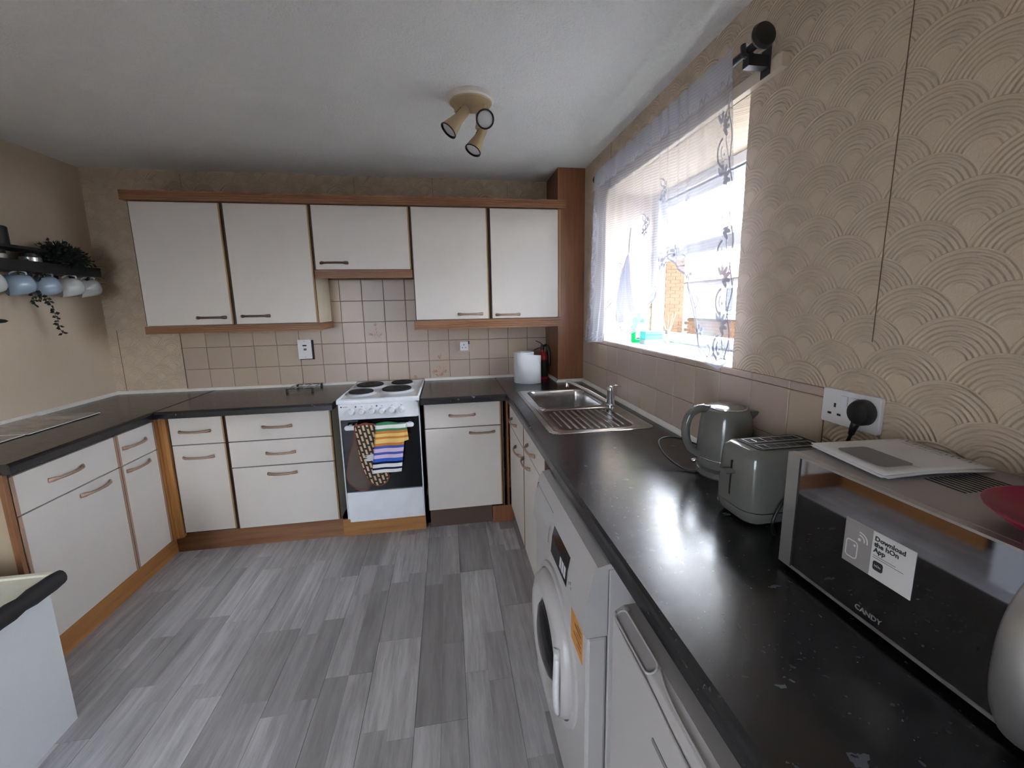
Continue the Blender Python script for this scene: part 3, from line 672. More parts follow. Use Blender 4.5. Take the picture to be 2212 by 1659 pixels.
for i, x in enumerate((-1.541, -1.480, -1.422, -1.364, -1.306, -1.250)):
    kb = obj('knob', lathe(BM(), [(.021, 0), (.021, .004), (.0175, .008), (.0165, .026), (.013, .030)], (x, cf-.016, .848), 24, axis=(0, -1, 0)), 'enamel_white', ck, smooth='auto')
    obj('grip', B(x-.0025, x+.0025, cf-.049, cf-.044, .835, .861), 'plastic_white', kb)
    if i: obj('printed_mark', B(x-.004, x+.003, cf-.0164, cf-.016, .874, .877), 'ink', pn)
for x in (-1.515, -1.394): obj('indicator_light', lathe(BM(), [(.005, 0), (.004, .003)], (x, cf-.016, .876), 12, axis=(0, -1, 0)), 'black_plastic', pn)
obj('maker_mark', (lambda b: (lathe(b, [(.0045, 0), (.0045, .0004)], (-1.598, cf-.016, .878), 12, axis=(0, -1, 0)), b)[-1])(BM()), 'ink', pn)
text('maker_lettering', 'nodor', .012, 'ink', pn, (-1.590, cf-.0163, .8745), (1, 0, 0), (0, 0, 1))
dr = obj('oven_door', rbox(BM(), cx0+.012, cx1-.006, cf, cf+.028, .335, .792, .006, 'y'), 'black_glass', ck)
obj('door_handle', rbox(BM(), -1.582, -1.180, cf-.052, cf-.036, .742, .770, .0135, 'y'), 'enamel_white', dr, bevel=.003)
for x in (-1.555, -1.207): obj('handle_mount', B(x-.008, x+.008, cf-.038, cf-.001, .748, .764), 'enamel_white', dr)
for x in (cx0+.003, cx1-.006): obj('side_frame', B(x, x+.006, cf+.002, cf+.03, .155, .895), 'enamel_white', ck)
obj('storage_drawer', rbox(BM(), cx0+.012, cx1-.006, cf-.004, cf+.028, .155, .330, .006, 'y'), 'enamel_white', ck)
# oven mitt
mt = thing('oven_glove', (-1.46, -.65, .36), 'double oven glove with cream brick pattern and brown binding on the oven handle', 'oven glove')
def pad(name, pts, y, t, mat, amp=.004):
    P2 = smoothpath([(p[0], 0, p[1]) for p in pts]+[(pts[0][0], 0, pts[0][1])], 5)[:-1]
    bm = BM(); c = Vector((sum(p.x for p in P2)/len(P2), 0, sum(p.z for p in P2)/len(P2))); rows = []
    for s, dy in ((1, 0), (.985, -t*.6), (.9, -t), (.5, -t-amp), (.02, -t-amp)):
        rows.append([bm.verts.new((c.x+(p.x-c.x)*s, y+dy, c.z+(p.z-c.z)*s)) for p in P2])
    for A, Bq in zip(rows, rows[1:]):
        for i in range(len(P2)): bm.faces.new((A[i], A[(i+1) % len(P2)], Bq[(i+1) % len(P2)], Bq[i]))
    bm.faces.new(rows[0][::-1]); bm.faces.new(rows[-1])
    o = obj(name, bm, mat, mt, smooth=True)
    obj('binding', tube(BM(), [Vector((p.x, y-t*.45, p.z)) for p in P2+[P2[0], P2[1]]], .0038, 6, upv=(0, 1, 0), caps=False), 'binding', o, smooth=True)
    return o
pad('rear_pocket', [(-1.520, .765), (-1.548, .655), (-1.579, .53), (-1.592, .455), (-1.578, .395), (-1.531, .357), (-1.485, .357), (-1.452, .385), (-1.44, .46), (-1.44, .60), (-1.44, .765)], -.628, .010, 'mitt_dark')
pad('front_pocket', [(-1.521, .770), (-1.518, .69), (-1.505, .57), (-1.485, .48), (-1.457, .419), (-1.417, .389), (-1.372, .399), (-1.346, .435), (-1.350, .48), (-1.370, .56), (-1.397, .65), (-1.397, .770)], -.656, .010, 'mitt_weave')
obj('hanging_strap', tube(BM(), [(-1.515, -.672, .768), (-1.515, -.655, .778), (-1.515, -.632, .776), (-1.515, -.628, .766)], .005, 6), 'binding', mt)
obj('fork_tag', prism(BM(), [(-1.416, -.6745, .598), (-1.476, -.6745, .588), (-1.452, -.6745, .583), (-1.478, -.6745, .577), (-1.452, -.6745, .572), (-1.478, -.6745, .566), (-1.460, -.6745, .554), (-1.424, -.6745, .556)], (0, -.0015, 0)), 'fork_white', mt)
# tea towel
bm = BM(); nu, nv = 16, 40; gv = []
for j in range(nv+1):
    t = j/nv; row = []
    for i in range(nu+1):
        s = i/nu; xl = -1.400+(-1.437+1.400)*max(0, t-.08)/.92; xr = -1.224+(-1.266+1.224)*t
        x = xl+(xr-xl)*s; z = .776-.303*t + .006*math.sin(s*5)*(1-t); y = -.679-.0035*math.sin(s*9+1)-.008*t*0
        if t < .04: y += .02*(1-t/.04); z += .004
        row.append(bm.verts.new((x, y, z)))
    gv.append(row)
for j in range(nv):
    for i in range(nu): bm.faces.new((gv[j][i], gv[j][i+1], gv[j+1][i+1], gv[j+1][i]))
tt = tag(obj('tea_towel', bm, 'stripe_towel', smooth=True), 'folded tea towel with green, orange, yellow, blue and white stripes on the oven handle', 'tea towel')
m_ = tt.modifiers.new('thickness', 'SOLIDIFY'); m_.thickness = .003
obj('rear_layer', prism(BM(), [(-1.25, -.672, .772), (-1.219, -.672, .745), (-1.213, -.672, .67), (-1.25, -.672, .66)], (0, .003, 0)), 'stripe_towel', tt)
# ------------------------------------------------------------------ trivet
tv = thing('trivet', (-1.95, -.14, ZT), 'black wire trivet standing on the worktop left of the cooker', 'trivet')
z = ZT+.022
obj('rail', tube(BM(), [(-2.03, -.225, z), (-1.87, -.225, z)], .003, 6), 'iron_black', tv); obj('rail', tube(BM(), [(-2.02, -.055, z), (-1.86, -.055, z)], .003, 6), 'iron_black', tv)
for i in range(4): obj('bar', tube(BM(), [(-2.03+i*.053, -.228, z+.003), (-2.02+i*.053, -.052, z+.003)], .0028, 6), 'silver_brushed', tv)
for p in ((-2.03, -.225), (-1.87, -.225), (-2.02, -.055), (-1.86, -.055)): obj('foot', lathe(BM(), [(.008, 0), (.008, .02), (.006, .026)], (*p, ZT), 12), 'iron_black', tv)
# ------------------------------------------------------------------ chopping boards on the left worktop
for y0, y1, x1, lb in ((-.985, -.590, -2.862, 'marbled glass board on the left worktop, the one nearer the back corner'), (-1.385, -.992, -2.872, 'marbled glass board on the left worktop, the nearer one cut by the photo edge')):
    t = thing('worktop_board', ((XL+x1)/2, (y0+y1)/2, ZT), lb, 'board', 'marbled glass boards')
    obj('plate', rbox(BM(), XL+.018, x1, y0, y1, ZT+.003, ZT+.007, .006), 'board_marble', t)
    obj('pale_edge', tube(BM(), [(XL+.02, y0, ZT+.0055), (x1, y0, ZT+.0055), (x1, y1, ZT+.0055), (XL+.02, y1, ZT+.0055)], .0018, 6), 'trim_white', t)
    for fx in (XL+.05, x1-.03):
        for fy in (y0+.03, y1-.03): obj('foot', lathe(BM(), [(.006, 0), (.006, .003)], (fx, fy, ZT), 10), 'black_plastic', t)
# ------------------------------------------------------------------ kitchen roll and extinguisher
kr = thing('kitchen_roll', (-.405, -.255, ZT), 'white kitchen paper roll with a loose sheet, in front of the fire extinguisher', 'kitchen roll')
obj('roll', lathe(BM(), [(.070, 0), (.072, .004), (.072, .216), (.069, .220), (.024, .219), (.022, .212)], (-.422, -.250, ZT), 40), 'kitchen_paper', kr, smooth='auto')
bm = BM(); rows = []
for i in range(28):
    t = i/27; a = math.radians(170+150*t); r = .0735+.040*t**1.6
    px, py = -.418+math.cos(a)*r+.018*t, -.250+math.sin(a)*r; h = .219-.022*max(0, t-.45)/.55
    rows.append((bm.verts.new((px, py, ZT+.001)), bm.verts.new((px, py, ZT+.001+h))))
for A, C in zip(rows, rows[1:]): bm.faces.new((A[0], C[0], C[1], A[1]))
ls = obj('loose_sheet', bm, 'kitchen_paper', kr, smooth=True); m_ = ls.modifiers.new('thickness', 'SOLIDIFY'); m_.thickness = .0012
fx = thing('fire_extinguisher', (-.262, -.150, ZT), 'small dark red fire extinguisher with black lever behind the kitchen roll', 'extinguisher')
obj('cylinder', lathe(BM(), [(.036, 0), (.040, .006), (.040, .150), (.037, .17), (.027, .19), (.014, .202), (.012, .222)], (-.262, -.150, ZT), 28), 'red_paint', fx, smooth='auto')
obj('label', lathe(BM(), [(.0408, .02), (.0408, .145)], (-.262, -.150, ZT), 28, caps=False), 'black_plastic', fx, smooth=True)
obj('valve', lathe(BM(), [(.013, .218), (.013, .250), (.009, .256)], (-.262, -.150, ZT), 16), 'black_plastic', fx, smooth='auto')
obj('lever', tube(BM(), [(-.250, -.15, ZT+.245), (-.285, -.165, ZT+.275), (-.315, -.175, ZT+.288)], .0055, 8, flat=(1, .5)), 'black_plastic', fx)
obj('carry_handle', tube(BM(), [(-.262, -.15, ZT+.235), (-.295, -.17, ZT+.235), (-.330, -.18, ZT+.222)], .0055, 8, flat=(1, .5)), 'black_plastic', fx)
obj('discharge_hose', tube(BM(), smoothpath([(-.250, -.15, ZT+.248), (-.228, -.155, ZT+.25), (-.214, -.160, ZT+.20), (-.213, -.165, ZT+.10)], 5), .008, 8), 'black_plastic', fx, smooth=True)
# ------------------------------------------------------------------ sink
def sdr(x, y, x0, x1, y0, y1, r):
    cx, cy, hx, hy = (x0+x1)/2, (y0+y1)/2, (x1-x0)/2-r, (y1-y0)/2-r
    dx, dy = abs(x-cx)-hx, abs(y-cy)-hy
    return math.hypot(max(dx, 0), max(dy, 0))+min(max(dx, dy), 0)-r
sx0, sx1, sy0, sy1 = -.538, -.058, -1.492, -.572
def sst(a, b, x):
    t = max(0, min(1, (x-a)/(b-a))); return t*t*(3-2*t)
def sinkz(x, y):
    d0 = sdr(x, y, sx0, sx1, sy0, sy1, .045); z = ZT+.0035
    if d0 > -.006: z = ZT+.0008+.0027*sst(.001, -.006, d0)
    z += .0022*math.exp(-((d0+.022)/.004)**2)
    d1 = sdr(x, y, bx0+.008, bx1-.008, by0+.008, by1-.008, .06)
    if d1 < 0: z = ZT+.001-.150*sst(0, -.022, d1) - .008*min(1, -d1/.15)
    d2 = sdr(x, y, -.490, -.125, -1.452, -1.085, .05)
    if d2 < 0:
        z -= .0045*sst(0, -.012, d2)
        wv_ = sst(0, -.030, sdr(x, y, -.475, -.14, -1.445, -1.095, .09))
        z += .0045*wv_*max(0, math.cos(2*math.pi*(x+.30)/.032))**1.5
    return z
bm = BM(); nx, ny = 112, 214; vg = {}
def V(i, j):
    if (i, j) not in vg:
        x = sx0+(sx1-sx0)*i/nx; y = sy0+(sy1-sy0)*j/ny; vg[(i, j)] = bm.verts.new((x, y, sinkz(x, y)))
    return vg[(i, j)]
for i in range(nx):
    for j in range(ny):
        x = sx0+(sx1-sx0)*(i+.5)/nx; y = sy0+(sy1-sy0)*(j+.5)/ny
        if sdr(x, y, sx0, sx1, sy0, sy1, .045) < .001: bm.faces.new((V(i, j), V(i+1, j), V(i+1, j+1), V(i, j+1)))
sk = thing('sink', (-.3, -1.03, ZT), 'stainless steel sink with ribbed drainer set into the worktop below the window', 'sink')
sb = obj('basin', bm, 'steel_brushed', sk, smooth=True)
obj('overflow_cap', lathe(BM(), [(.026, 0), (.026, .003), (.018, .006), (.006, .004)], (-.470, -1.062, ZT+.003), 24), 'chrome', sk, smooth='auto')
obj('plug_hole', lathe(BM(), [(.036, 0), (.036, .002), (.020, .001), (.018, -.004)], (-.295, -.83, ZT-.156), 24), 'chrome', sk, smooth='auto')
tp = thing('mixer_tap', (-.100, -1.070, ZT+.004), 'chrome mixer tap with a long swan spout at the wall side of the sink', 'tap')
obj('tap_body', lathe(BM(), [(.026, 0), (.026, .006), (.021, .012), (.0195, .070), (.022, .080), (.023, .094), (.018, .106), (.010, .110)], (-.100, -1.070, ZT+.004), 28), 'chrome', tp, smooth='auto')
obj('lever', tube(BM(), [(-.098, -1.072, ZT+.105), (-.080, -1.085, ZT+.118), (-.055, -1.10, ZT+.112)], [.008, .007, .006], 8, flat=(1.2, .7)), 'chrome', tp, smooth=True)
obj('spout', tube(BM(), smoothpath([(-.110, -1.060, ZT+.022), (-.160, -1.005, ZT+.050), (-.225, -.935, ZT+.085), (-.262, -.890, ZT+.102), (-.285, -.862, ZT+.105)], 6), .0098, 12), 'chrome', tp, smooth=True)
obj('nozzle', lathe(BM(), [(.011, 0), (.011, .022), (.009, .026)], (-.283, -.866, ZT+.077), 16), 'chrome', tp, smooth='auto')
# ------------------------------------------------------------------ kettle
SG = 'sage_gloss'; KC = (-.092, -1.985)
kt = thing('kettle', (*KC, ZT), 'grey green electric kettle with a loop handle beside the matching toaster', 'kettle')
obj('power_base', lathe(BM(), [(.078, 0), (.082, .006), (.080, .020), (.068, .026)], (*KC, ZT), 40), SG, kt, smooth='auto')
bd = obj('jug', lathe(BM(), [(.070, .028), (.079, .032), (.081, .045), (.0815, .058), (.0805, .0585), (.0805, .060), (.0815, .061), (.081, .10), (.077, .16), (.071, .200), (.065, .213), (.055, .218)], (*KC, ZT), 48), SG, kt, smooth='auto')
obj('chrome_band', lathe(BM(), [(.0816, .0575), (.0824, .0585), (.0824, .0605), (.0816, .0615)], (*KC, ZT), 48, caps=False), 'chrome', bd, smooth=True)
obj('window_panel', lathe(BM(), [(.0745, .0), (.072, .09)], (KC[0], KC[1], ZT+.09), 4, caps=False), SG, bd) if False else None
ld = obj('lid', lathe(BM(), [(.055, .2165), (.054, .222), (.030, .227), (.004, .228)], (*KC, ZT), 40), SG, kt, smooth='auto')
obj('lid_ring', lathe(BM(), [(.0565, .216), (.0575, .219), (.0555, .221), (.0545, .219)], (*KC, ZT), 40, caps=False), 'chrome', ld, smooth=True)
bm = BM(); cxk, cyk = KC; sd = Vector((.93, -.36, 0)).normalized(); sp = Vector((cxk, cyk, ZT))
per = Vector((-sd.y, sd.x, 0)); tip = sp+sd*.098+Vector((0, 0, .206))
a1 = sp+sd*.054+per*.026+Vector((0, 0, .214)); a2 = sp+sd*.054-per*.026+Vector((0, 0, .214)); b1 = sp+sd*.064+Vector((0, 0, .165))
vv = [bm.verts.new(p) for p in (tip, a1, a2, b1)]
for f_ in ((0, 1, 2), (0, 3, 1), (0, 2, 3), (1, 3, 2)): bm.faces.new([vv[i] for i in f_])
obj('spout', bm, SG, kt)
hd = -Vector((.97, -.20, 0)).normalized()
def kp(r, z): return sp+hd*r+Vector((0, 0, z))
obj('handle', tube(BM(), smoothpath([kp(.052, .212), kp(.085, .214), kp(.112, .196), kp(.124, .160), (kp(.122, .120)), kp(.108, .085), kp(.082, .066), kp(.070, .06)], 6), .0125, 12, upv=(0, 1, 0), flat=(1, 1.15)), SG, kt, smooth=True)
obj('lid_button', tube(BM(), [kp(.070, .222), kp(.098, .216), kp(.112, .206)], [.007, .008, .006], 8), 'chrome', kt, smooth=True)
obj('switch', tube(BM(), [kp(.078, .046), kp(.100, .040)], [.006, .008], 8), 'chrome', kt, smooth=True)
kc = tag(obj('kettle_cable', tube(BM(), smoothpath([(-.160, -1.975, ZT+.006), (-.205, -1.945, ZT+.006), (-.232, -1.87, ZT+.03), (-.215, -1.80, ZT+.055), (-.15, -1.79, ZT+.06), (-.06, -1.83, ZT+.03), (-.03, -1.90, ZT+.008)], 8), .0035, 8), 'black_plastic', smooth=True), 'black cable looping on the worktop behind the kettle', 'cable')
# ------------------------------------------------------------------ toaster
tx0, tx1, ty0, ty1 = -.262, -.02, -2.315, -2.170
to = thing('toaster', (-.14, -2.24, ZT), 'grey green two slice toaster between the kettle and the microwave', 'toaster')
def tbody(z0, z1, g0, g1, r=.045):
    bm = BM(); rows = []
    for t in range(0, 9):
        s = t/8; z = z0+(z1-z0)*s; rows.append((z, g0+(g1-g0)*s))
    rings = [[bm.verts.new((x, y, z)) for x, y in rrect(tx0-g, tx1+g, ty0-g, ty1+g, r, 6)] for z, g in rows]
    for A, C in zip(rings, rings[1:]):
        for i in range(len(A)): bm.faces.new((A[i], A[(i+1) % len(A)], C[(i+1) % len(A)], C[i]))
    bm.faces.new(rings[0][::-1]); bm.faces.new(rings[-1]); return bm
def ring_body(levels, r, holes=None):
    bm = BM(); rings = [[bm.verts.new((x, y, z)) for x, y in rrect(tx0-g, tx1+g, ty0-g, ty1+g, max(.01, r+g), 6)] for z, g in levels]
    for A, C in zip(rings, rings[1:]):
        for i in range(len(A)): bm.faces.new((A[i], A[(i+1) % len(A)], C[(i+1) % len(A)], C[i]))
    bm.faces.new(rings[0][::-1]); bm.faces.new(rings[-1]); return bm
obj('base', ring_body([(ZT+.003, -.026), (ZT+.007, -.014), (ZT+.016, -.004), (ZT+.032, .0005), (ZT+.040, .001)], .045), SG, to, smooth='auto')
obj('seam_trim', ring_body([(ZT+.040, .0005), (ZT+.0425, .0005)], .045), 'chrome', to)
bodyt = obj('casing', ring_body([(ZT+.0425, .001), (ZT+.08, .002), (ZT+.145, .0), (ZT+.172, -.003), (ZT+.184, -.009), (ZT+.190, -.019), (ZT+.1905, -.021)], .045), SG, to, smooth='auto')
dk = obj('slot_plate', rbox(BM(), tx0+.040, tx1-.024, ty0+.027, ty1-.027, ZT+.186, ZT+.1918, .012), 'black_rough', to)
for y in (ty0+.049, ty1-.049):
    sl = obj('slot_frame', (lambda b: (box(b, tx0+.052, tx1-.036, y-.016, y-.0135, ZT+.189, ZT+.193), box(b, tx0+.052, tx1-.036, y+.0135, y+.016, ZT+.189, ZT+.193), box(b, tx0+.052, tx0+.055, y-.0135, y+.0135, ZT+.189, ZT+.193), box(b, tx1-.039, tx1-.036, y-.0135, y+.0135, ZT+.189, ZT+.193), b)[-1])(BM()), 'silver_brushed', to)
    for q in range(5): obj('guide_wire', tube(BM(), [(tx0+.075+q*.027, y-.013, ZT+.1925), (tx0+.075+q*.027, y+.013, ZT+.1925)], .0008, 5), 'chrome', sl)
obj('lever_slot', B(tx0-.0028, tx0+.004, -2.2455, -2.2415, ZT+.065, ZT+.155), 'black_rough', to)
obj('lever', tube(BM(), [(tx0+.002, -2.2435, ZT+.128), (tx0-.024, -2.2435, ZT+.128)], .0075, 10, flat=(2.0, .8)), SG, to, smooth='auto')
for p in ((tx0+.05, ty0+.05), (tx1-.05, ty0+.05), (tx0+.05, ty1-.05), (tx1-.05, ty1-.05)): obj('foot', lathe(BM(), [(.010, 0), (.010, .0029)], (*p, ZT), 10), 'black_plastic', to)
tag(obj('toaster_cable', tube(BM(), smoothpath([(-.215, -2.342, ZT+.005), (-.228, -2.347, ZT+.04), (-.205, -2.347, ZT+.085), (-.155, -2.345, ZT+.105), (-.09, -2.345, ZT+.095), (-.04, -2.34, ZT+.05), (-.022, -2.335, ZT+.005)], 8), .0038, 8), 'black_plastic', smooth=True), 'black cable arching over the worktop in front of the toaster', 'cable')
# ------------------------------------------------------------------ microwave
k = N('mirror_door'); k.set((.46, .46, .49), .045, 1.0); MT['mirror_door'] = k.m
mz0, mz1, my0, my1, mxf = ZT+.012, 1.158, -2.885, -2.435, -.288
mw = thing('microwave', (-.15, -2.66, ZT), 'silver microwave with a mirrored black door and curved handle on the worktop', 'microwave')
cs = obj('casing', B(mxf+.016, -.012, my0, my1, mz0, mz1), 'silver_top', mw, bevel=.002)
fr_ = obj('door_frame', (lambda b: (box(b, mxf, mxf+.015, my1-.028, my1, mz0, mz1), box(b, mxf, mxf+.015, my0, my1-.028, mz1-.004, mz1), box(b, mxf, mxf+.015, my0, my1-.028, mz0, mz0+.006), b)[-1])(BM()), 'silver_brushed', mw)
obj('door_glass', B(mxf+.001, mxf+.015, my0+.001, my1-.0285, mz0+.0065, mz1-.0045), 'mirror_door', mw)
obj('edge_line', B(mxf-.0005, mxf+.002, my1-.0305, my1-.0285, mz0+.004, mz1-.004), 'black_plastic', mw)
mh = obj('handle', tube(BM(), smoothpath([(mxf, -2.812, mz1-.012), (mxf-.020, -2.812, mz1-.030), (mxf-.040, -2.812, 1.09), (mxf-.046, -2.812, 1.04), (mxf-.040, -2.812, .985), (mxf-.018, -2.812, .94), (mxf, -2.812, .928)], 7), .018, 14, upv=(0, 1, 0), flat=(.45, 1)), 'silver_brushed', mw, smooth=True)
vb = BM()
for i in range(11): box(vb, -.176+i*.010, -.172+i*.010, -2.648, -2.592, mz1-.001, mz1+.0006)
obj('vent_slots', vb, 'black_rough', mw)
for p in ((mxf+.04, my1-.04), (-.05, my1-.04), (mxf+.04, my0+.04), (-.05, my0+.04)): obj('foot', lathe(BM(), [(.012, 0), (.012, .013)], (*p, ZT), 10), 'black_plastic', mw)
text('brand_lettering', 'CANDY', .0125, 'card_grey', mw, (mxf+.0004, -2.597, .938), (0, -1, 0), (0, 0, 1), ext=.0003)
st = tag(obj('sticker', B(mxf+.0002, mxf+.001, -2.674, -2.566, 1.010, 1.088), 'card_white'), 'white and grey app sticker on the microwave door', 'sticker')
sx_ = mxf-.0001
obj('grey_panel', B(sx_, sx_+.0004, -2.612, -2.566, 1.010, 1.088), 'card_grey', st)
def arc(cy, cz, r, a0, a1, t=.0011, n=10):
    return tube(BM(), [(sx_-.0002, cy-r*math.cos(math.radians(a0+(a1-a0)*i/n)), cz+r*math.sin(math.radians(a0+(a1-a0)*i/n))) for i in range(n+1)], t, 4, upv=(1, 0, 0), flat=(1, .2))
for r in (.008, .013): obj('signal_arc', arc(-2.592, 1.060, r, -10, 95), 'card_white', st)
obj('dot', lathe(BM(), [(.0026, 0), (.0026, .0003)], (sx_-.0002, -2.592, 1.060), 12, axis=(-1, 0, 0)), 'card_white', st)
pth = [(sx_-.0002, y, z) for y, z in rrect(-2.590, -2.571, 1.022, 1.052, .005, 4)]; obj('device_outline', tube(BM(), pth+pth[:2], .0009, 4, upv=(1, 0, 0), flat=(1, .2), caps=False), 'card_white', st)
obj('dot', lathe(BM(), [(.002, 0), (.002, .0003)], (sx_-.0002, -2.5855, 1.045), 12, axis=(-1, 0, 0)), 'card_white', st)
for i, s in enumerate(('Download', 'the hOn', 'App')): text('heading', s, .0108, 'ink', st, (sx_-.0001, -2.6155, 1.0735-i*.0098), (0, -1, 0), (0, 0, 1), bold=.0003)
for i, L in enumerate((.034, .046)): obj('small_print', B(sx_-.0002, sx_, -2.6155-L, -2.6155, 1.0478-i*.0035, 1.0488-i*.0035), 'print_grey', st)
obj('app_icon', rbox(BM(), sx_-.0003, sx_, -2.6325, -2.617, 1.0245, 1.040, .0035, 'x'), 'ink', st)
text('icon_lettering', 'hOn', .0055, 'card_white', st, (sx_-.0005, -2.6195, 1.0305), (0, -1, 0), (0, 0, 1))
# leaflets
lf_ = thing('leaflet_stack', (-.135, -2.51, mz1), 'stack of white printed leaflets lying on top of the microwave', 'papers')
for i, (dx, dy, an) in enumerate(((.006, .004, 2), (-.004, -.003, -1.5), (0, 0, 0))):
    bm = BM(); n = 10; g_ = []
    for a in range(n+1):
        rw = []
        for b in range(n+1):
            x = -.103*1+.206*a/n; y = -.076+.152*b/n; zz_ = mz1+.002+i*.0035+.006*(b/n)**2*(1 if a else 1)*.6+.003*math.sin(a/n*3)*(1-b/n)
            c2, s2 = math.cos(math.radians(an-4)), math.sin(math.radians(an-4)); rw.append(bm.verts.new((-.137+x*c2-y*s2+dx, -2.515+x*s2+y*c2+dy, zz_)))
        g_.append(rw)
    for a in range(n):
        for b in range(n): bm.faces.new((g_[a][b], g_[a+1][b], g_[a+1][b+1], g_[a][b+1]))
    o = obj('sheet', bm, 'paper_white', lf_, smooth=True); m_ = o.modifiers.new('thickness', 'SOLIDIFY'); m_.thickness = .0012
def onp(x, y):  # point on the top sheet (sheet-local)
    b = (y+.076)/.152; a = (x+.103)/.206; c2, s2 = math.cos(math.radians(-4)), math.sin(math.radians(-4))
    return Vector((-.137+x*c2-y*s2, -2.515+x*s2+y*c2, mz1+.0105+.0036*b*b+.003*math.sin(a*3)*(1-b)))
pic = rrect(-.082, -.018, -.052, .042, .010, 5); bm = BM(); bm.faces.new([bm.verts.new(onp(x, y)) for x, y in pic]); obj('printed_picture', bm, 'print_grey', lf_)
bm = BM(); rd = random.Random(5)
for i in range(15):  # illegible heading along the far edge
    yy = .068-.0092*i; a = rd.uniform(-.6, .6); L_ = rd.uniform(.004, .0075); cx_ = .088+rd.uniform(-.002, .002)
    q = [(cx_-L_*math.cos(a)-.0007, yy-L_*.4*math.sin(a)), (cx_-L_*math.cos(a)+.0012, yy-L_*.4*math.sin(a)-.0014), (cx_+L_*math.cos(a)+.0007, yy+L_*.4*math.sin(a)-.0012), (cx_+L_*math.cos(a)-.001, yy+L_*.4*math.sin(a)+.001)]
    bm.faces.new([bm.verts.new(onp(*p)) for p in q])
for ya, yb in ((.055, .030), (.027, .006), (.002, -.020)):
    bm.faces.new([bm.verts.new(onp(*p)) for p in ((.072, ya), (.0735, ya), (.0735, yb), (.072, yb))])
bm.faces.new([bm.verts.new(onp(*p)) for p in ((-.030, -.052), (-.0285, -.052), (-.026, -.066), (-.0272, -.066))])
obj('heading_print', bm, 'print_grey', lf_)
# ------------------------------------------------------------------ pink plate
pc = (-.182, -2.795); pl = thing('plate', (*pc, mz1), 'pink plastic plate with crumbs on the microwave, cut by the right edge', 'plate')
obj('dish', lathe(BM(), [(.055, .001), (.062, .001), (.088, .012), (.108, .028), (.1085, .030), (.106, .0305), (.086, .016), (.062, .006), (.002, .0055)], (*pc, mz1), 48), 'pink_plastic', pl, smooth='auto')
rd = random.Random(3); bm = BM()
for i in range(60):
    a = rd.uniform(0, 6.28); r = .062*math.sqrt(rd.random()); s = rd.uniform(.0012, .004); x, y = pc[0]+r*math.cos(a), pc[1]+r*math.sin(a); box(bm, x-s, x+s, y-s*.8, y+s, mz1+.0065, mz1+.0065+s)
tag(obj('crumbs', bm, 'crumb', pl), kind='stuff')
# ------------------------------------------------------------------ sockets
def pins(parent, face, a, z, pos, s=1.0):
    out = -.0004
    for (da, dz, w_, h_) in ((0, .011, .0042, .009), (-.011, -.008, .008, .0042), (.011, -.008, .008, .0042)):
        w_ *= s; h_ *= s; da *= s; dz *= s
        if face == 'back': bx_ = (a+da-w_/2, a+da+w_/2, pos+out, pos+.0005, z+dz-h_/2, z+dz+h_/2)
        else: bx_ = (pos+out, pos+.0005, a+da-w_/2, a+da+w_/2, z+dz-h_/2, z+dz+h_/2)
        obj('pin_hole', B(*bx_), 'black_rough', parent)
s2 = thing('double_socket', (0, -2.308, 1.152), 'white double wall socket with a black plug in its right half', 'socket')
pt = obj('faceplate', rbox(BM(), -.012, -.0005, -2.380, -2.237, 1.152, 1.238, .004, 'x'), 'plastic_white', s2, bevel=.002)
pins(pt, 'right', -2.272, 1.186, -.0123, 1.15)
for y in (-2.296, -2.320): obj('rocker_switch', B(-.0155, -.011, y-.0085, y+.0085, 1.203, 1.226), 'enamel_white', pt)
pg = thing('black_plug', (-.03, -2.350, 1.17), 'black three pin plug in the double socket with its cable hanging', 'plug')
obj('body', lathe(BM(), [(.027, 0), (.030, .004), (.030, .018), (.026, .026), (.014, .030)], (-.0125, -2.350, 1.200), 28, axis=(-1, 0, 0), sx=1.0, sy=.92), 'black_plastic', pg, smooth='auto')
obj('cable_grip', tube(BM(), [(-.026, -2.342, 1.178), (-.026, -2.336, 1.160), (-.026, -2.332, 1.143)], [.010, .008, .006], 10), 'black_plastic', pg, smooth=True)
obj('cable', tube(BM(), smoothpath([(-.026, -2.332, 1.145), (-.026, -2.326, 1.10), (-.030, -2.37, 1.02), (-.032, -2.40, ZT+.006)], 6), .0035, 8), 'black_plastic', pg, smooth=True)
sw = thing('cooker_switch', (-1.952, 0, 1.11), 'white upright cooker switch plate on the tiles below the left wall cupboard', 'switch')
obj('shadow_box', B(-1.992, -1.902, -.030, -.008, 1.104, 1.240), 'black_rough', sw)  # set off-centre and black to paint the plate's dark side and shadow
fp = obj('faceplate', rbox(BM(), -1.999, -1.910, -.036, -.030, 1.110, 1.246, .004, 'y'), 'plastic_white', sw)
obj('rocker', B(-1.967, -1.941, -.038, -.0355, 1.200, 1.209), 'black_rough', fp); obj('rocker', B(-1.962, -1.943, -.038, -.0355, 1.171, 1.184), 'bronze_dark', fp)
for z in (1.234, 1.122): obj('screw', lathe(BM(), [(.0025, 0), (.0025, .0006)], (-1.955, -.036, z), 8, axis=(0, -1, 0)), 'black_rough', fp)
s3 = thing('small_socket', (-.833, 0, 1.125), 'small white single socket adaptor on the tiles right of the cooker', 'socket')
obj('wall_plate', rbox(BM(), -.884, -.786, -.014, -.0075, 1.118, 1.206, .004, 'y'), 'plate_beige', s3)
ad_ = obj('adaptor', rbox(BM(), -.868, -.806, -.050, -.0142, 1.132, 1.198, .004, 'y'), 'plastic_white', s3, bevel=.002)
pins(ad_, 'back', -.837, 1.163, -.0503, 1.1)
obj('neon_tab', B(-.805, -.795, -.020, -.014, 1.176, 1.200), 'black_plastic', s3)
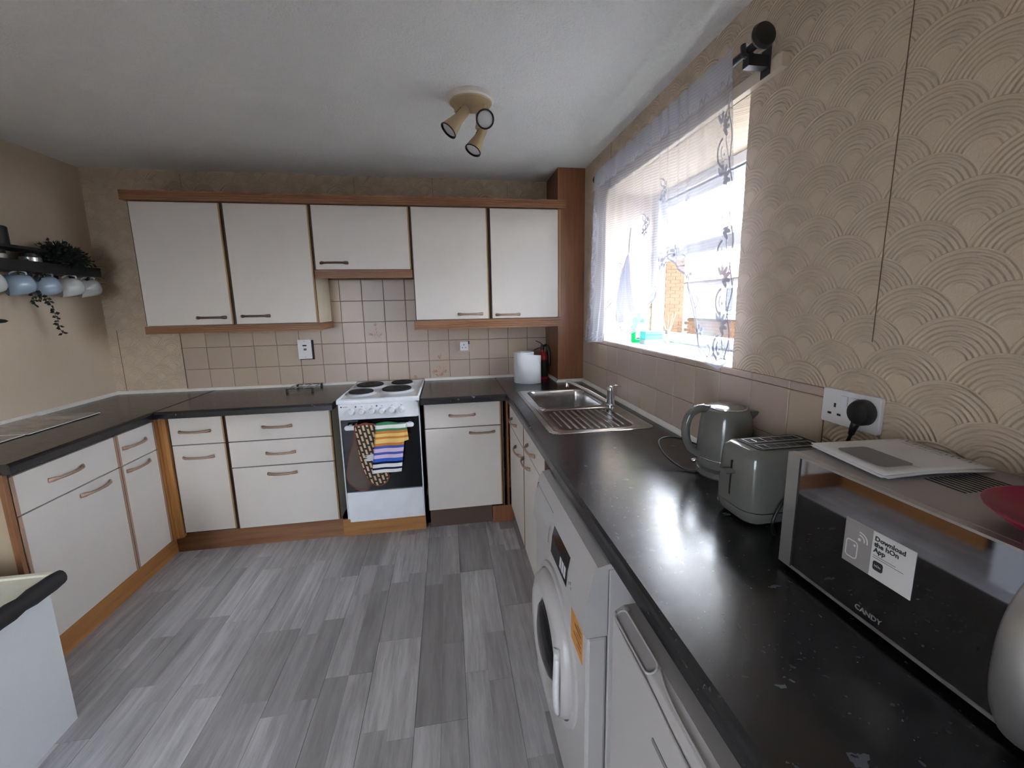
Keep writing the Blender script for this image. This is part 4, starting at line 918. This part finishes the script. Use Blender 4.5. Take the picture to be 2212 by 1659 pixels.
# ------------------------------------------------------------------ washing machine
wy0, wy1, wxf = -2.285, -1.700, -.652
wm = thing('washing_machine', (-.35, -1.99, 0), 'white front loading washing machine standing proud of the worktop edge', 'washing machine')
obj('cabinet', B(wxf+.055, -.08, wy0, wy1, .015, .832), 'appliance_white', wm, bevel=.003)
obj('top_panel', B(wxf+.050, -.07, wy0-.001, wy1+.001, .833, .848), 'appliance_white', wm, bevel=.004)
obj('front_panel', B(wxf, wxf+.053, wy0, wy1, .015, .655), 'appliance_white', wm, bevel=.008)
bm = BM(); pr = [(wxf+.052, .657), (wxf, .657), (wxf-.010, .672), (wxf-.004, .74), (wxf+.014, .822), (wxf+.026, .842), (wxf+.052, .848)]
a_ = [bm.verts.new((x, wy0, z)) for x, z in pr]; b_ = [bm.verts.new((x, wy1, z)) for x, z in pr]; bm.faces.new(a_); bm.faces.new(b_[::-1])
for i in range(len(pr)): bm.faces.new((a_[i], b_[i], b_[(i+1) % len(pr)], a_[(i+1) % len(pr)]))
cp = obj('control_panel', bm, 'appliance_white', wm, smooth='auto')
def onw(z): # x of the sloping panel
    return wxf-.010+(z-.672)*(.006/.068) if z < .74 else wxf-.004+(z-.74)*(.018/.082)
def wpatch(name, y0, y1, z0, z1, mat, par, d=.0012):
    zs_ = [z0]+([.74] if z0 < .74 < z1 else [])+[z1]; bm = BM(); r_ = [[bm.verts.new((onw(z)-d, y, z)) for y in (y0, y1)] for z in zs_]; r2_ = [[bm.verts.new((onw(z)+.001, y, z)) for y in (y0, y1)] for z in zs_]
    for A, C in zip(r_, r_[1:]): bm.faces.new((A[0], A[1], C[1], C[0]))
    bm.faces.new((r_[0][0], r2_[0][0], r2_[0][1], r_[0][1])); bm.faces.new((r_[-1][0], r2_[-1][0], r2_[-1][1], r_[-1][1]))
    return obj(name, bm, mat, par)
dp = wpatch('display', -2.140, -1.970, .690, .775, 'black_glass', cp)
for y in (-2.075, -2.096, -2.117): wpatch('button', y-.0085, y+.0085, .703, .735, 'plastic_white', dp, .0018)
wpatch('detergent_drawer', -1.935, -1.715, .700, .800, 'appliance_white', cp, .0025)
wpatch('maker_mark', -1.722, -1.712, .788, .806, 'print_grey', cp, .003)
for y, z in ((-2.158, .715), (-2.170, .722), (-2.177, .712)): wpatch('printed_symbol', y-.002, y+.002, z-.003, z+.003, 'print_grey', cp, .0015)
stk = tag(obj('energy_sticker', B(wxf-.0012, wxf+.0005, -2.255, -2.162, .555, .648), 'sticker_orange'), 'orange sticker with dark print on the front of the washing machine', 'sticker')
for i, (w_, h_) in enumerate(((.03, .004), (.05, .006), (.04, .003), (.06, .005), (.03, .003))): obj('printed_line', B(wxf-.0016, wxf-.0011, -2.245, -2.245+w_, .632-i*.014, .632-i*.014+h_), 'bronze_dark', stk)
DC = (wxf, -1.995, .405)
dd = obj('door_ring', lathe(BM(), [(.205, -.004), (.203, .018), (.190, .034), (.165, .044), (.135, .040), (.118, .022), (.112, .004)], DC, 56, axis=(-1, 0, 0), caps=False), 'appliance_white', wm, smooth=True)
obj('door_glass', lathe(BM(), [(.118, .002), (.116, .026), (.100, .040), (.060, .050), (.002, .053)], DC, 48, axis=(-1, 0, 0)), 'black_glass', dd, smooth=True)
obj('outer_bezel', lathe(BM(), [(.228, -.003), (.226, .007), (.208, .010), (.204, -.003)], DC, 56, axis=(-1, 0, 0), caps=False), 'appliance_white', dd, smooth='auto')
obj('door_handle', tube(BM(), [(wxf-.036-.012*math.sin(math.pi*i/8), DC[1]-.180*math.cos(math.radians(-34+68*i/8)), DC[2]+.180*math.sin(math.radians(-34+68*i/8))) for i in range(9)], .013, 10, upv=(1, 0, 0), flat=(1.2, .7)), 'plastic_white', dd, smooth=True)
for y in (wy0+.06, wy1-.06): obj('foot', lathe(BM(), [(.02, 0), (.02, .015)], (wxf+.09, y, 0), 12), 'black_plastic', wm)
# ------------------------------------------------------------------ fridge
fr = thing('fridge', (-.33, -2.69, 0), 'white under-counter fridge beside the washing machine, cut by the bottom edge', 'fridge')
fy0, fy1 = -2.965, -2.412
obj('cabinet', B(-.583, -.05, fy0, fy1, .03, .835), 'appliance_white', fr, bevel=.004)
ct = obj('cabinet_top', B(-.590, -.05, fy0-.001, fy1+.001, .836, .850), 'appliance_white', fr, bevel=.005)
dr = obj('door', prism(BM(), [(-.590, fy0, .09), (-.642, fy0, .09), (-.642, fy0, .822), (-.638, fy0, .836), (-.620, fy0, .846), (-.590, fy0, .846)], (0, fy1-fy0, 0)), 'appliance_white', fr, bevel=.003)
obj('door_seal', B(-.5895, -.5835, fy0+.01, fy1-.01, .10, .838), 'dark_gap', fr)
obj('handle_recess', rbox(BM(), -.6428, -.636, -2.575, -2.435, .800, .829, .0144, 'x', 6), 'print_grey', dr) if False else None
def cap_loop(y0, y1, w0, w1, n=8):
    P_ = []
    for i in range(n+1):
        a = math.pi*i/n; P_.append((w0*math.cos(a), y1+w0*math.sin(a)))
    for i in range(n+1):
        a = math.pi+math.pi*i/n; P_.append((w1*math.cos(a), y0+w1*math.sin(a)))
    return P_
def on_edge(t, y, d=0):  # t across the sloping front top edge of the door
    base = Vector((-.633, y, .8405)); u_ = Vector((.87, 0, .49)); n_ = Vector((-.49, 0, .87)); return base+u_*t+n_*d
lp_ = cap_loop(-2.555, -2.440, .013, .013); bm = BM()
ra = [bm.verts.new(on_edge(t, y, .0030)) for t, y in lp_]; rb = [bm.verts.new(on_edge(t*.78, -2.4975+(y+2.4975)*.96, .0012)) for t, y in lp_]; rc = [bm.verts.new(on_edge(t*.1-.002, -2.4975+(y+2.4975)*.8, .0010)) for t, y in lp_]
for A, C in ((ra, rb), (rb, rc)):
    for i in range(len(A)): bm.faces.new((A[i], A[(i+1) % len(A)], C[(i+1) % len(A)], C[i]))
bm.faces.new(rc); obj('finger_scoop', bm, 'card_grey', dr)
obj('scoop_rim', tube(BM(), [on_edge(t, y, .003) for t, y in lp_+lp_[:2]], .0022, 6, caps=False), 'appliance_white', dr, smooth=True)
obj('handle_moulding', tube(BM(), smoothpath([(-.639, -2.418, .836), (-.644, -2.44, .826), (-.645, -2.56, .822), (-.645, -2.66, .812), (-.645, -2.80, .806), (-.643, -2.95, .804)], 6), .0028, 6), 'appliance_white', dr, smooth=True)
obj('handle_moulding', tube(BM(), smoothpath([on_edge(.012, -2.57, .002), on_edge(.004, -2.60, .003), on_edge(-.001, -2.66, .003), on_edge(-.002, -2.80, .003), on_edge(-.002, -2.95, .003)], 6), .0022, 6), 'appliance_white', dr, smooth=True)
obj('badge', rbox(BM(), -.6435, -.641, -2.680, -2.585, .728, .738, .004, 'x'), 'print_grey', dr)
obj('hinge_cap', lathe(BM(), [(.008, 0), (.008, .003), (.005, .005)], (-.620, -2.428, .846), 14), 'appliance_white', dr, smooth='auto')
obj('top_catch', tube(BM(), smoothpath([(-.560, -2.418, .8515), (-.545, -2.428, .8515), (-.53, -2.445, .8515)], 4), .003, 6), 'trim_white', ct)
# ------------------------------------------------------------------ low white cupboard, near left
lc = thing('low_cupboard', (-2.7, -2.2, 0), 'low white cupboard with a cream top and chipped black edging, at the left edge', 'cupboard')
obj('carcass', B(-3.17, -2.345, -2.95, -1.608, 0, .512), 'cabinet_low_white', lc)
tpp = obj('top', B(-3.17, -2.36, -2.96, -1.556, .5125, .548), 'cabinet_low_top', lc)
obj('rear_lip', B(-3.17, -2.37, -1.572, -1.556, .548, .556), 'cabinet_low_top', tpp)
bm = BM(); pth = [(-2.345, -2.96+1.40*i/40, .535) for i in range(41)]
tube(bm, pth, [.030+.0022*math.sin(i*1.7)+.0016*math.sin(i*3.1) for i in range(41)], 12, flat=(.75, 1))
obj('edging', bm, 'black_rough', lc, smooth='auto')
# ------------------------------------------------------------------ ceiling light
cl = thing('ceiling_spotlight', (-.81, -1.165, H-.12), 'round cream ceiling light with three small spotlight heads', 'ceiling light')
obj('mounting_plate', lathe(BM(), [(.100, 0), (.101, -.004), (.100, -.018), (.094, -.023)], (-.81, -1.165, H), 48), 'lamp_white', cl, smooth='auto')
obj('base_disc', lathe(BM(), [(.093, -.0225), (.088, -.027), (.030, -.030), (.002, -.031)], (-.81, -1.165, H), 48), 'lamp_cream', cl, smooth='auto')
def head(arm0, piv, back, frontp):
    a = obj('arm', tube(BM(), [arm0, (piv[0], piv[1], piv[2])], .008, 10, upv=(0, 1, 0)), 'lamp_cream', cl, smooth='auto')
    b = Vector(back); d = (Vector(frontp)-b); L = d.length; ax = d.normalized()
    h = obj('spot_head', lathe(BM(), [(.017, -.002), (.021, 0), (.0215, L*.42), (.025, L*.55), (.034, L*.85), (.0375, L), (.0355, L), (.032, L*.86)], b, 28, axis=ax, caps=False), 'lamp_cream', cl, smooth='auto')
    obj('end_cap', lathe(BM(), [(.0205, -.001), (.017, -.003), (.002, -.0035)], b, 24, axis=ax), 'lamp_cream', h, smooth='auto')
    obj('bulb_face', lathe(BM(), [(.034, L*.94), (.030, L*.975), (.002, L*.99)], b, 28, axis=ax), 'bulb_frost', h, smooth=True)
    obj('black_rim', lathe(BM(), [(.0355, L*.985), (.0385, L*.99), (.0385, L*1.02), (.0345, L*1.02), (.0335, L*.95)], b, 28, axis=ax, caps=False), 'black_plastic', h, smooth='auto')
    obj('knuckle', lathe(BM(), [(.011, -.010), (.011, .010)], piv, 14, axis=(0, 1, 0)), 'lamp_cream', h, smooth='auto')
    s, n = frame_of(ax, Vector((0, 0, 1)))
    for i in range(3): q = b+ax*(L*(.16+.09*i))+n*.0212-s*.004; obj('vent_slot', tube(BM(), [q-s*.006, q+s*.006], .0014, 4), 'black_rough', h)
head((-.892, -1.19, H-.036), (-.872, -1.19, 2.288), (-.832, -1.195, 2.292), (-.912, -1.215, 2.196))
head((-.750, -1.19, H-.036), (-.750, -1.185, 2.272), (-.745, -1.128, 2.283), (-.757, -1.240, 2.238))
head((-.777, -1.10, H-.036), (-.777, -1.10, 2.262), (-.752, -1.085, 2.260), (-.803, -1.11, 2.158))
# ------------------------------------------------------------------ shelf, mugs, ivy on the left wall
sh = thing('mug_shelf', (-3.1, -.55, 1.67), 'black wall shelf with hooks at the left edge, mugs hanging under it', 'shelf')
obj('board', B(XL+.002, -3.035, -.98, -.17, 1.672, 1.690), 'iron_black', sh)
obj('front_rail', B(-3.040, -3.034, -.98, -.17, 1.690, 1.725), 'iron_black', sh)
obj('top_board', B(XL+.002, -3.045, -.98, -.48, 1.782, 1.796), 'iron_black', sh)
for y in (-.30, -.64, -.97): obj('bracket', B(XL+.002, XL+.012, y-.008, y+.008, 1.60, 1.80), 'iron_black', sh)
mugs = ((-.205, 'mug_white', 'white mug hanging at the right end of the black shelf'), (-.330, 'mug_white', 'white mug hanging second from the right under the black shelf'), (-.475, 'mug_blue', 'pale blue mug hanging beside the white mugs'), (-.620, 'mug_blue', 'pale blue mug hanging between another blue mug and the photo edge'), (-.765, 'mug_white', 'white mug at the left photo edge, only its right side in view'))
for y, mt_, lb in mugs:
    hk = obj('hook', tube(BM(), smoothpath([(-3.085, y, 1.672), (-3.085, y, 1.662), (-3.075, y, 1.652), (-3.088, y, 1.646)], 4), .0022, 6), 'iron_black', sh)
    m = thing('mug', (-3.085, y, 1.575), lb, 'mug', 'mugs hanging from the shelf')
    axm = Vector((-.62, -.80, -.16)).normalized(); c = Vector((-3.088, y, 1.606))-axm*.052
    obj('cup', lathe(BM(), [(.002, .0), (.030, .0), (.042, .010), (.049, .035), (.051, .07), (.050, .102), (.047, .102), (.047, .07), (.043, .030), (.026, .012), (.002, .011)], c, 32, axis=axm, caps=False), mt_, m, smooth=True)
    hz_ = Vector((0, 0, 1)); p_ = c+axm*.024+hz_*.044; q_ = c+axm*.078+hz_*.047
    obj('handle', tube(BM(), smoothpath([p_, p_+hz_*.014, (p_+q_)/2+hz_*.022, q_+hz_*.012, q_], 5), .0045, 8, upv=(1, 0, 0)), mt_, m, smooth=True)
for y, lb in ((-.52, 'steel jar on the black shelf beside the ivy'), (-.70, 'steel jar on the black shelf at the left photo edge')):
    j = thing('storage_jar', (-3.10, y, 1.69), lb, 'jar', 'jars on the black shelf')
    obj('jar_body', lathe(BM(), [(.040, 0), (.042, .004), (.042, .058), (.038, .062)], (-3.10, y, 1.691), 28), 'steel_jar', j, smooth='auto')
    obj('lid', lathe(BM(), [(.040, .063), (.040, .078), (.036, .081)], (-3.10, y, 1.691), 28), 'iron_black', j, smooth='auto')
tag(obj('black_canister', lathe(BM(), [(.040, 0), (.042, .004), (.042, .085), (.036, .090)], (-3.11, -.66, 1.797), 28), 'iron_black', smooth='auto'), 'black canister on the top board of the shelf at the left photo edge', 'canister')
for y, lb in ((-.44, 'steel pot on the top board of the shelf, under the ivy'),):
    pass
iv = thing('ivy_plant', (-3.10, -.36, 1.69), 'dark trailing artificial ivy in a pot at the end of the shelf', 'plant')
obj('pot', lathe(BM(), [(.035, 0), (.045, .06), (.047, .075), (.040, .075)], (-3.10, -.345, 1.691), 24), 'iron_black', iv, smooth='auto')
rd = random.Random(11); bm = BM(); stems = BM()
def leaf(bm, p, d, L, wd, nrm):
    d = d.normalized(); s = d.cross(nrm)
    if s.length < 1e-3: s = Vector((1, 0, 0))
    s.normalize(); n = s.cross(d)
    p0, p1, p2, p3 = p, p+d*L*.45+s*wd+n*L*.06, p+d*L, p+d*L*.45-s*wd+n*L*.06; m = p+d*L*.5-n*L*.08
    v = [bm.verts.new(q) for q in (p0, p1, p2, p3, m)]
    for f_ in ((0, 1, 4), (1, 2, 4), (2, 3, 4), (3, 0, 4)): bm.faces.new([v[i] for i in f_])
for i in range(240):
    c = Vector((-3.075, -.37, 1.755)); th = rd.uniform(0, 6.28); ph = rd.uniform(-.7, 1.4)
    d = Vector((math.cos(th)*math.cos(ph), math.sin(th)*math.cos(ph)*1.0, math.sin(ph)))
    R_ = Vector((.085, .175, .090)); e = Vector((c.x+d.x*R_.x*rd.uniform(.5, 1), c.y+d.y*R_.y*rd.uniform(.6, 1.15), c.z+d.z*R_.z*rd.uniform(.5, 1.1)))
    if e.x < XL+.01: e.x = XL+.01+rd.random()*.02
    tube(stems, [c, (c+e)/2+Vector((0, 0, .01)), e], .0012, 4)
    for q in range(4): leaf(bm, e.lerp(c, q*.16), (d+Vector((rd.uniform(-.8, .8), rd.uniform(-.8, .8), rd.uniform(-.8, .6)))), rd.uniform(.020, .030), rd.uniform(.006, .010), Vector((rd.uniform(-1, 1), rd.uniform(-1, 1), 1)))
for y0_, n_, L_ in ((-.515, 26, .35), (-.575, 14, .20), (-.54, 12, .17), (-.22, 6, .07)):
    p = Vector((-3.075, y0_, 1.70)); pts = [p.copy()]
    for i in range(n_):
        p = p+Vector((rd.uniform(-.003, .003), rd.uniform(-.003, .005)+(.0012 if L_ > .3 else 0), -L_/n_)); pts.append(p.copy())
        for q in range(2): leaf(bm, p, Vector((rd.uniform(-.5, .5), rd.choice((-1, 1)), rd.uniform(-.7, .2))), rd.uniform(.018, .028), rd.uniform(.006, .010), Vector((1, 0, .2)))
    tube(stems, pts, .0014, 4)
tag(obj('foliage', bm, 'leaf_dark', iv), kind='stuff'); tag(obj('stems', stems, 'leaf_dark', iv), kind='stuff')
ut = thing('hanging_ladle', (-3.12, -.74, 1.40), 'dark pointed utensil hanging on the wall at the left photo edge', 'utensil')
obj('bowl', lathe(BM(), [(.001, 0), (.012, .02), (.017, .06), (.014, .10), (.006, .13)], (-3.12, -.675, 1.425), 16, axis=(0, -1, .02), sx=1, sy=.75), 'iron_black', ut, smooth=True)
obj('shaft', tube(BM(), [(-3.12, -.80, 1.43), (-3.13, -.83, 1.48), (-3.15, -.84, 1.60)], .004, 6), 'iron_black', ut)
# ------------------------------------------------------------------ curtain rod, batten, curtain
cr = thing('curtain_rod', (-.09, -1.38, 2.10), 'black curtain pole with round finials above the window', 'curtain pole')
RX, RZ = -.085, 2.150
obj('pole', tube(BM(), [(RX, -.79, RZ), (RX, -2.00, RZ)], .011, 12), 'black_plastic', cr, smooth='auto')
obj('finial', lathe(BM(), [(.013, 0), (.014, .008), (.030, .016), (.034, .024), (.030, .034), (.004, .038)], (RX, -1.995, RZ+.004), 24, axis=(0, -1, .1)), 'black_plastic', cr, smooth='auto')
obj('finial', lathe(BM(), [(.012, 0), (.013, .010), (.022, .018), (.022, .028), (.010, .036)], (RX, -.79, RZ), 20, axis=(0, 1, 0)), 'black_plastic', cr, smooth='auto')
for y in (-1.962, -.815):
    b_ = obj('bracket', B(-.0265, -.0245, y-.018, y+.018, 2.088, 2.160), 'black_plastic', cr)
    obj('bracket_arm', B(RX-.004, -.0265, y-.013, y+.013, 2.108, 2.138), 'black_plastic', b_)
    obj('bracket_hook', tube(BM(), [(RX-.016+.0*i, y, 2.165) if i == 0 else (RX-.017*math.cos(math.radians(20+i*20)), y, RZ+.002-.017*math.sin(math.radians(20+i*20))) for i in range(7)], .006, 8, upv=(0, 1, 0), flat=(1, 1.6)), 'black_plastic', b_)
tag(obj('batten', B(-.024, 0, -2.020, -.77, 2.088, 2.124), 'batten_pine', bevel=.001), 'bare pine batten screwed to the wall above the window behind the net curtain', 'batten')
# curtain surface
hem_pts = [(-.545, 1.232), (-.60, 1.215), (-.70, 1.225), (-.80, 1.235), (-.845, 1.236), (-.87, 1.42), (-.93, 1.47), (-1.00, 1.40), (-1.06, 1.35), (-1.10, 1.33), (-1.15, 1.31), (-1.20, 1.30), (-1.27, 1.33), (-1.34, 1.40), (-1.42, 1.47), (-1.46, 1.55), (-1.50, 1.615), (-1.545, 1.625), (-1.60, 1.59), (-1.66, 1.555), (-1.71, 1.48), (-1.75, 1.39), (-1.785, 1.29), (-1.83, 1.245), (-1.90, 1.235), (-1.945, 1.262)]
def hem(y):
    if y >= hem_pts[0][0]: return hem_pts[0][1]
    for (ya, za), (yb, zb) in zip(hem_pts, hem_pts[1:]):
        if ya >= y >= yb: return za+(zb-za)*(y-ya)/(yb-ya)
    return hem_pts[-1][1]
ZTOP = 2.174
def cpt(yb, z, off=0):
    """curtain point for a thread that ends at bottom position yb, at height z"""
    t = (ZTOP-z)/(ZTOP-1.235); s = (yb+.545)/(-1.945+.545)
    ytop = -.800+(-1.935+.800)*s; y = ytop+(yb-ytop)*max(0, min(1, t))**1.1
    amp = .011*(1-.25*t)
    k1 = max(0, min(1, (s-.76)/.10)); k2 = max(0, min(1, (.15-s)/.08)); kk2 = max(k1, k2)
    amp = (.0045+.003*t)*(1-.8*kk2)
    x = -.112+.045*max(0, min(1, t*1.5)) + amp*math.sin(s*2*math.pi*15+2.2*math.sin(s*9)+.8*math.sin(z*4)) + .003*math.sin(s*61+z*3)*(1-t)
    return Vector((x-off, y, z))
NY, NZ = 220, 44
def curtain_band(zf0, zf1, nz, off=0):
    bm = BM(); g_ = []
    for i in range(NY+1):
        yb = -.545+(-1.945+.545)*i/NY; g_.append([bm.verts.new(cpt(yb, zf0(yb)+(zf1(yb)-zf0(yb))*j/nz, off)) for j in range(nz+1)])
    for i in range(NY):
        for j in range(nz): bm.faces.new((g_[i][j], g_[i+1][j], g_[i+1][j+1], g_[i][j+1]))
    return bm
nc = thing('net_curtain', (-.08, -1.3, 1.24), 'white net curtain with lace edging gathered on the pole across the window', 'curtain')
sheer = obj('sheer_cloth', curtain_band(lambda y: 2.085, hem, NZ), 'net_sheer', nc, smooth=True)
hdr = obj('gathered_header', curtain_band(lambda y: ZTOP+.0035*math.sin(y*130)+.002*math.sin(y*47), lambda y: 2.085, 6), 'net_header', nc, smooth=True)
obj('header_stitch', tube(BM(), [cpt(-.545-1.4*i/220, 2.095+.012*math.sin(i*.9), .002) for i in range(221)], .0012, 4, caps=False), 'net_lace', hdr)
lace = BM()
def smap(yb, z): return cpt(yb, z, .0035)
def ribbon(pts, w_):
    """pts in curtain coordinates (yb, z)"""
    L_, R_ = [], []
    for i, (y, z) in enumerate(pts):
        a = pts[max(0, i-1)]; b = pts[min(len(pts)-1, i+1)]; dy, dz = b[0]-a[0], b[1]-a[1]; l = math.hypot(dy, dz) or 1; ww = w_*(1 if not isinstance(w_, (list,)) else 1)
        L_.append(lace.verts.new(smap(y-dz/l*ww, z+dy/l*ww))); R_.append(lace.verts.new(smap(y+dz/l*ww, z-dy/l*ww)))
    for i in range(len(pts)-1): lace.faces.new((L_[i], L_[i+1], R_[i+1], R_[i]))
def blob(y, z, ry, rz, rot=0, n=10):
    c, s = math.cos(rot), math.sin(rot)
    lace.faces.new([lace.verts.new(smap(y+ry*math.cos(a)*c-rz*math.sin(a)*s, z+ry*math.cos(a)*s+rz*math.sin(a)*c)) for a in (2*math.pi*i/n for i in range(n))])
def flower(y, z, r, a0=0):
    for i in range(5):
        a = a0+i*2*math.pi/5; blob(y+math.cos(a)*r*.62, z+math.sin(a)*r*.62, r*.40, r*.27, a)
def fan_flower(y, z, r, sgn):
    for i in range(6):
        a = math.radians(60+i*34) if sgn > 0 else math.radians(240+i*34)
        blob(y+math.cos(a)*r*.62, z+math.sin(a)*r*.62, r*.42, r*.17, a)
    for i in range(3): blob(y-sgn*r*.15, z+(i-1)*r*.3, r*.07, r*.09)
def crescent(y, z, r, sgn):
    pts = [(y-sgn*r*math.cos(math.radians(-80+i*16)), z+r*1.2*math.sin(math.radians(-80+i*16))) for i in range(11)]
    ribbon(pts, r*.13); pts = [(y-sgn*r*.45*math.cos(math.radians(-60+i*15)), z+r*.6*math.sin(math.radians(-60+i*15))) for i in range(9)]; ribbon(pts, r*.07); blob(y+sgn*r*.05, z-.2*r, r*.10, r*.16)
def side_lace(yedge, sgn, z0, z1, P=.15):
    n = int((z1-z0)/.01); pts = []
    for i in range(n+1):
        z = z0+(z1-z0)*i/n; pts.append((yedge-sgn*(.006+.008*math.cos(2*math.pi*(z-z0)/P)), z))
    ribbon(pts, .0028); z = z0+P*.5; q = 0
    while z < z1-.03:
        yy = yedge+(-sgn)*.034
        crescent(yedge-sgn*.044, z-P*.25, .034, sgn); fan_flower(yedge-sgn*.052, z+P*.25, .042, -sgn)
        ribbon([(yedge-sgn*(.012+.02*math.sin(i/8*math.pi)), z-P*.5+P*i/8) for i in range(9)], .0018)
        z += P; q += 1
side_lace(-.547, 1, 1.24, 2.06, .128); side_lace(-1.943, -1, 1.27, 2.06, .150)
# hem lace
hl = [(-.56-(1.94-.56)*i/260, 0) for i in range(261)]
ribbon([(y, hem(y)+.004) for y, _ in hl], .004); ribbon([(y, hem(y)+.022+.010*math.sin(y*75)) for y, _ in hl], .0022)
for y in (-.60, -.68, -.76, -.95, -1.10, -1.22, -1.35, -1.47, -1.58, -1.69, -1.78, -1.88): flower(y, hem(y)+.05, .026, y*7)
for y in (-.64, -.72, -1.02, -1.16, -1.29, -1.41, -1.53, -1.64, -1.74, -1.83): crescent(y, hem(y)+.045, .018, 1)
for y, z in ((-1.70, 1.78), (-1.33, 1.80), (-1.05, 1.62), (-1.50, 1.90)):
    flower(y, z, .024); flower(y+.022, z-.036, .018, 1)
    for s_q in (1, -1):
        pts = []
        for i in range(22):
            t = i/21; a = t*4.6; rr = .030*(1-t*.75); pts.append((y+.05+s_q*.0+.045*(1-t)*-1+rr*math.cos(a), z-.03*s_q+s_q*rr*math.sin(a)))
        ribbon(pts, .0020)
obj('lace_edging', lace, 'net_lace', nc)
# knotted tail
bm = BM(); rows = []
for j in range(15):
    t = j/14; row = []
    for i in range(25):
        s = i/24-.5; z = 1.690-.29*t-(.035*abs(s*2)*t if s < 0 else -.0*t)+.02*t*math.sin(s*7); y = -1.262-(s*.235)*(t**.75)-.01*t; x = -.108-.012*math.cos(s*22)*min(1, t*3)-.018*math.sin(t*2.6)
        row.append(bm.verts.new((x, y, z)))
    rows.append(row)
for j in range(14):
    for i in range(24): bm.faces.new((rows[j][i], rows[j][i+1], rows[j+1][i+1], rows[j+1][i]))
obj('gathered_tail', bm, 'net_tail', nc, smooth=True)
obj('tie_cord', tube(BM(), smoothpath([(-.105, -1.262, 1.69), (-.104, -1.262, 1.74), (-.100, -1.264, 1.80)], 4), .0018, 6), 'print_grey', nc)
obj('loose_thread', tube(BM(), smoothpath([cpt(-1.09, 1.34), Vector((-.07, -1.10, 1.30)), Vector((-.065, -1.095, 1.255))], 5), .0022, 6), 'net_lace', nc)
# ------------------------------------------------------------------ window sill things
bt = thing('washing_up_bottle', (.135, -.915, WZ0), 'green washing-up liquid bottle on the window sill', 'bottle')
bb = obj('bottle_body', lathe(BM(), [(.031, 0), (.039, .004), (.040, .05), (.037, .085), (.038, .11), (.034, .135), (.018, .150), (.015, .156)], (.128, -.900, WZ0), 32, sx=1.0, sy=.60), 'green_bottle', bt, smooth=True)
obj('cap', lathe(BM(), [(.015, .154), (.015, .168), (.011, .172)], (.128, -.900, WZ0), 20), 'green_bottle', bt, smooth='auto')
lbl = prism(BM(), [(.135-.020+.0*i, -.938, WZ0+z) if False else (.132+x*1.25, -.9245, WZ0+z) for i, (x, z) in enumerate(((-.024, .018), (.024, .018), (.024, .075), (.020, .10), (.010, .115), (-.006, .115), (-.018, .10), (-.024, .075)))], (0, -.0012, 0)); lbo = obj('label', lbl, 'label_blue', bt)
obj('label_print', B(.108, .126, -.9262, -.9256, WZ0+.022, WZ0+.028), 'ink', lbo)
sp_ = thing('sponge_pale', (.165, -1.0, WZ0), 'pale green scouring sponge lying flat under the turquoise one', 'sponge', 'sponges on the sill')
obj('foam', rbox(BM(), .105, .215, -1.035, -.965, WZ0+.0005, WZ0+.024, .006), 'sponge_pale', sp_); obj('scourer', B(.107, .213, -1.033, -.967, WZ0+.024, WZ0+.029), 'sponge_teal', sp_)
sp2 = thing('sponge_turquoise', (.165, -1.0, WZ0+.03), 'bright turquoise grooved sponge on top of the pale one', 'sponge', 'sponges on the sill')
bm = BM(); pr = [(-.034, 0), (-.034, .012), (-.028, .018), (-.034, .024), (-.034, .034), (.034, .034), (.034, .024), (.028, .018), (.034, .012), (.034, 0)]
prism(bm, [(.108, -1.0+a, WZ0+.0295+b) for a, b in pr], (.10, 0, 0)); obj('foam', bm, 'sponge_teal', sp2); obj('scourer', B(.108, .208, -1.034, -.966, WZ0+.0636, WZ0+.0685), 'sponge_teal', sp2)
df = thing('reed_diffuser', (.185, -1.125, WZ0), 'clear glass reed diffuser with wooden sticks on the window sill', 'diffuser')
obj('flask', (lambda b: (rbox(b, .155, .215, -1.152, -1.098, WZ0+.0005, WZ0+.055, .008), rbox(b, .172, .198, -1.138, -1.112, WZ0+.055, WZ0+.064, .006), b)[-1])(BM()), 'bottle_glass', df)
obj('oil', rbox(BM(), .158, .212, -1.149, -1.101, WZ0+.003, WZ0+.020, .006), 'bottle_glass', df)
obj('collar', lathe(BM(), [(.012, .062), (.013, .066), (.013, .082), (.010, .084)], (.185, -1.125, WZ0), 20), 'print_grey', df, smooth='auto')
for dx, dy, h_ in ((-.040, .012, .17), (-.032, .0, .155), (.030, .01, .165), (.038, -.008, .17), (.012, .02, .16), (.022, -.02, .14)): obj('reed', tube(BM(), [(.185-dx*.3, -1.125-dy*.3, WZ0+.01), (.185+dx*.3, -1.125+dy*.3, WZ0+.084), (.185+dx, -1.125+dy, WZ0+h_)], .0016, 5), 'reed', df)
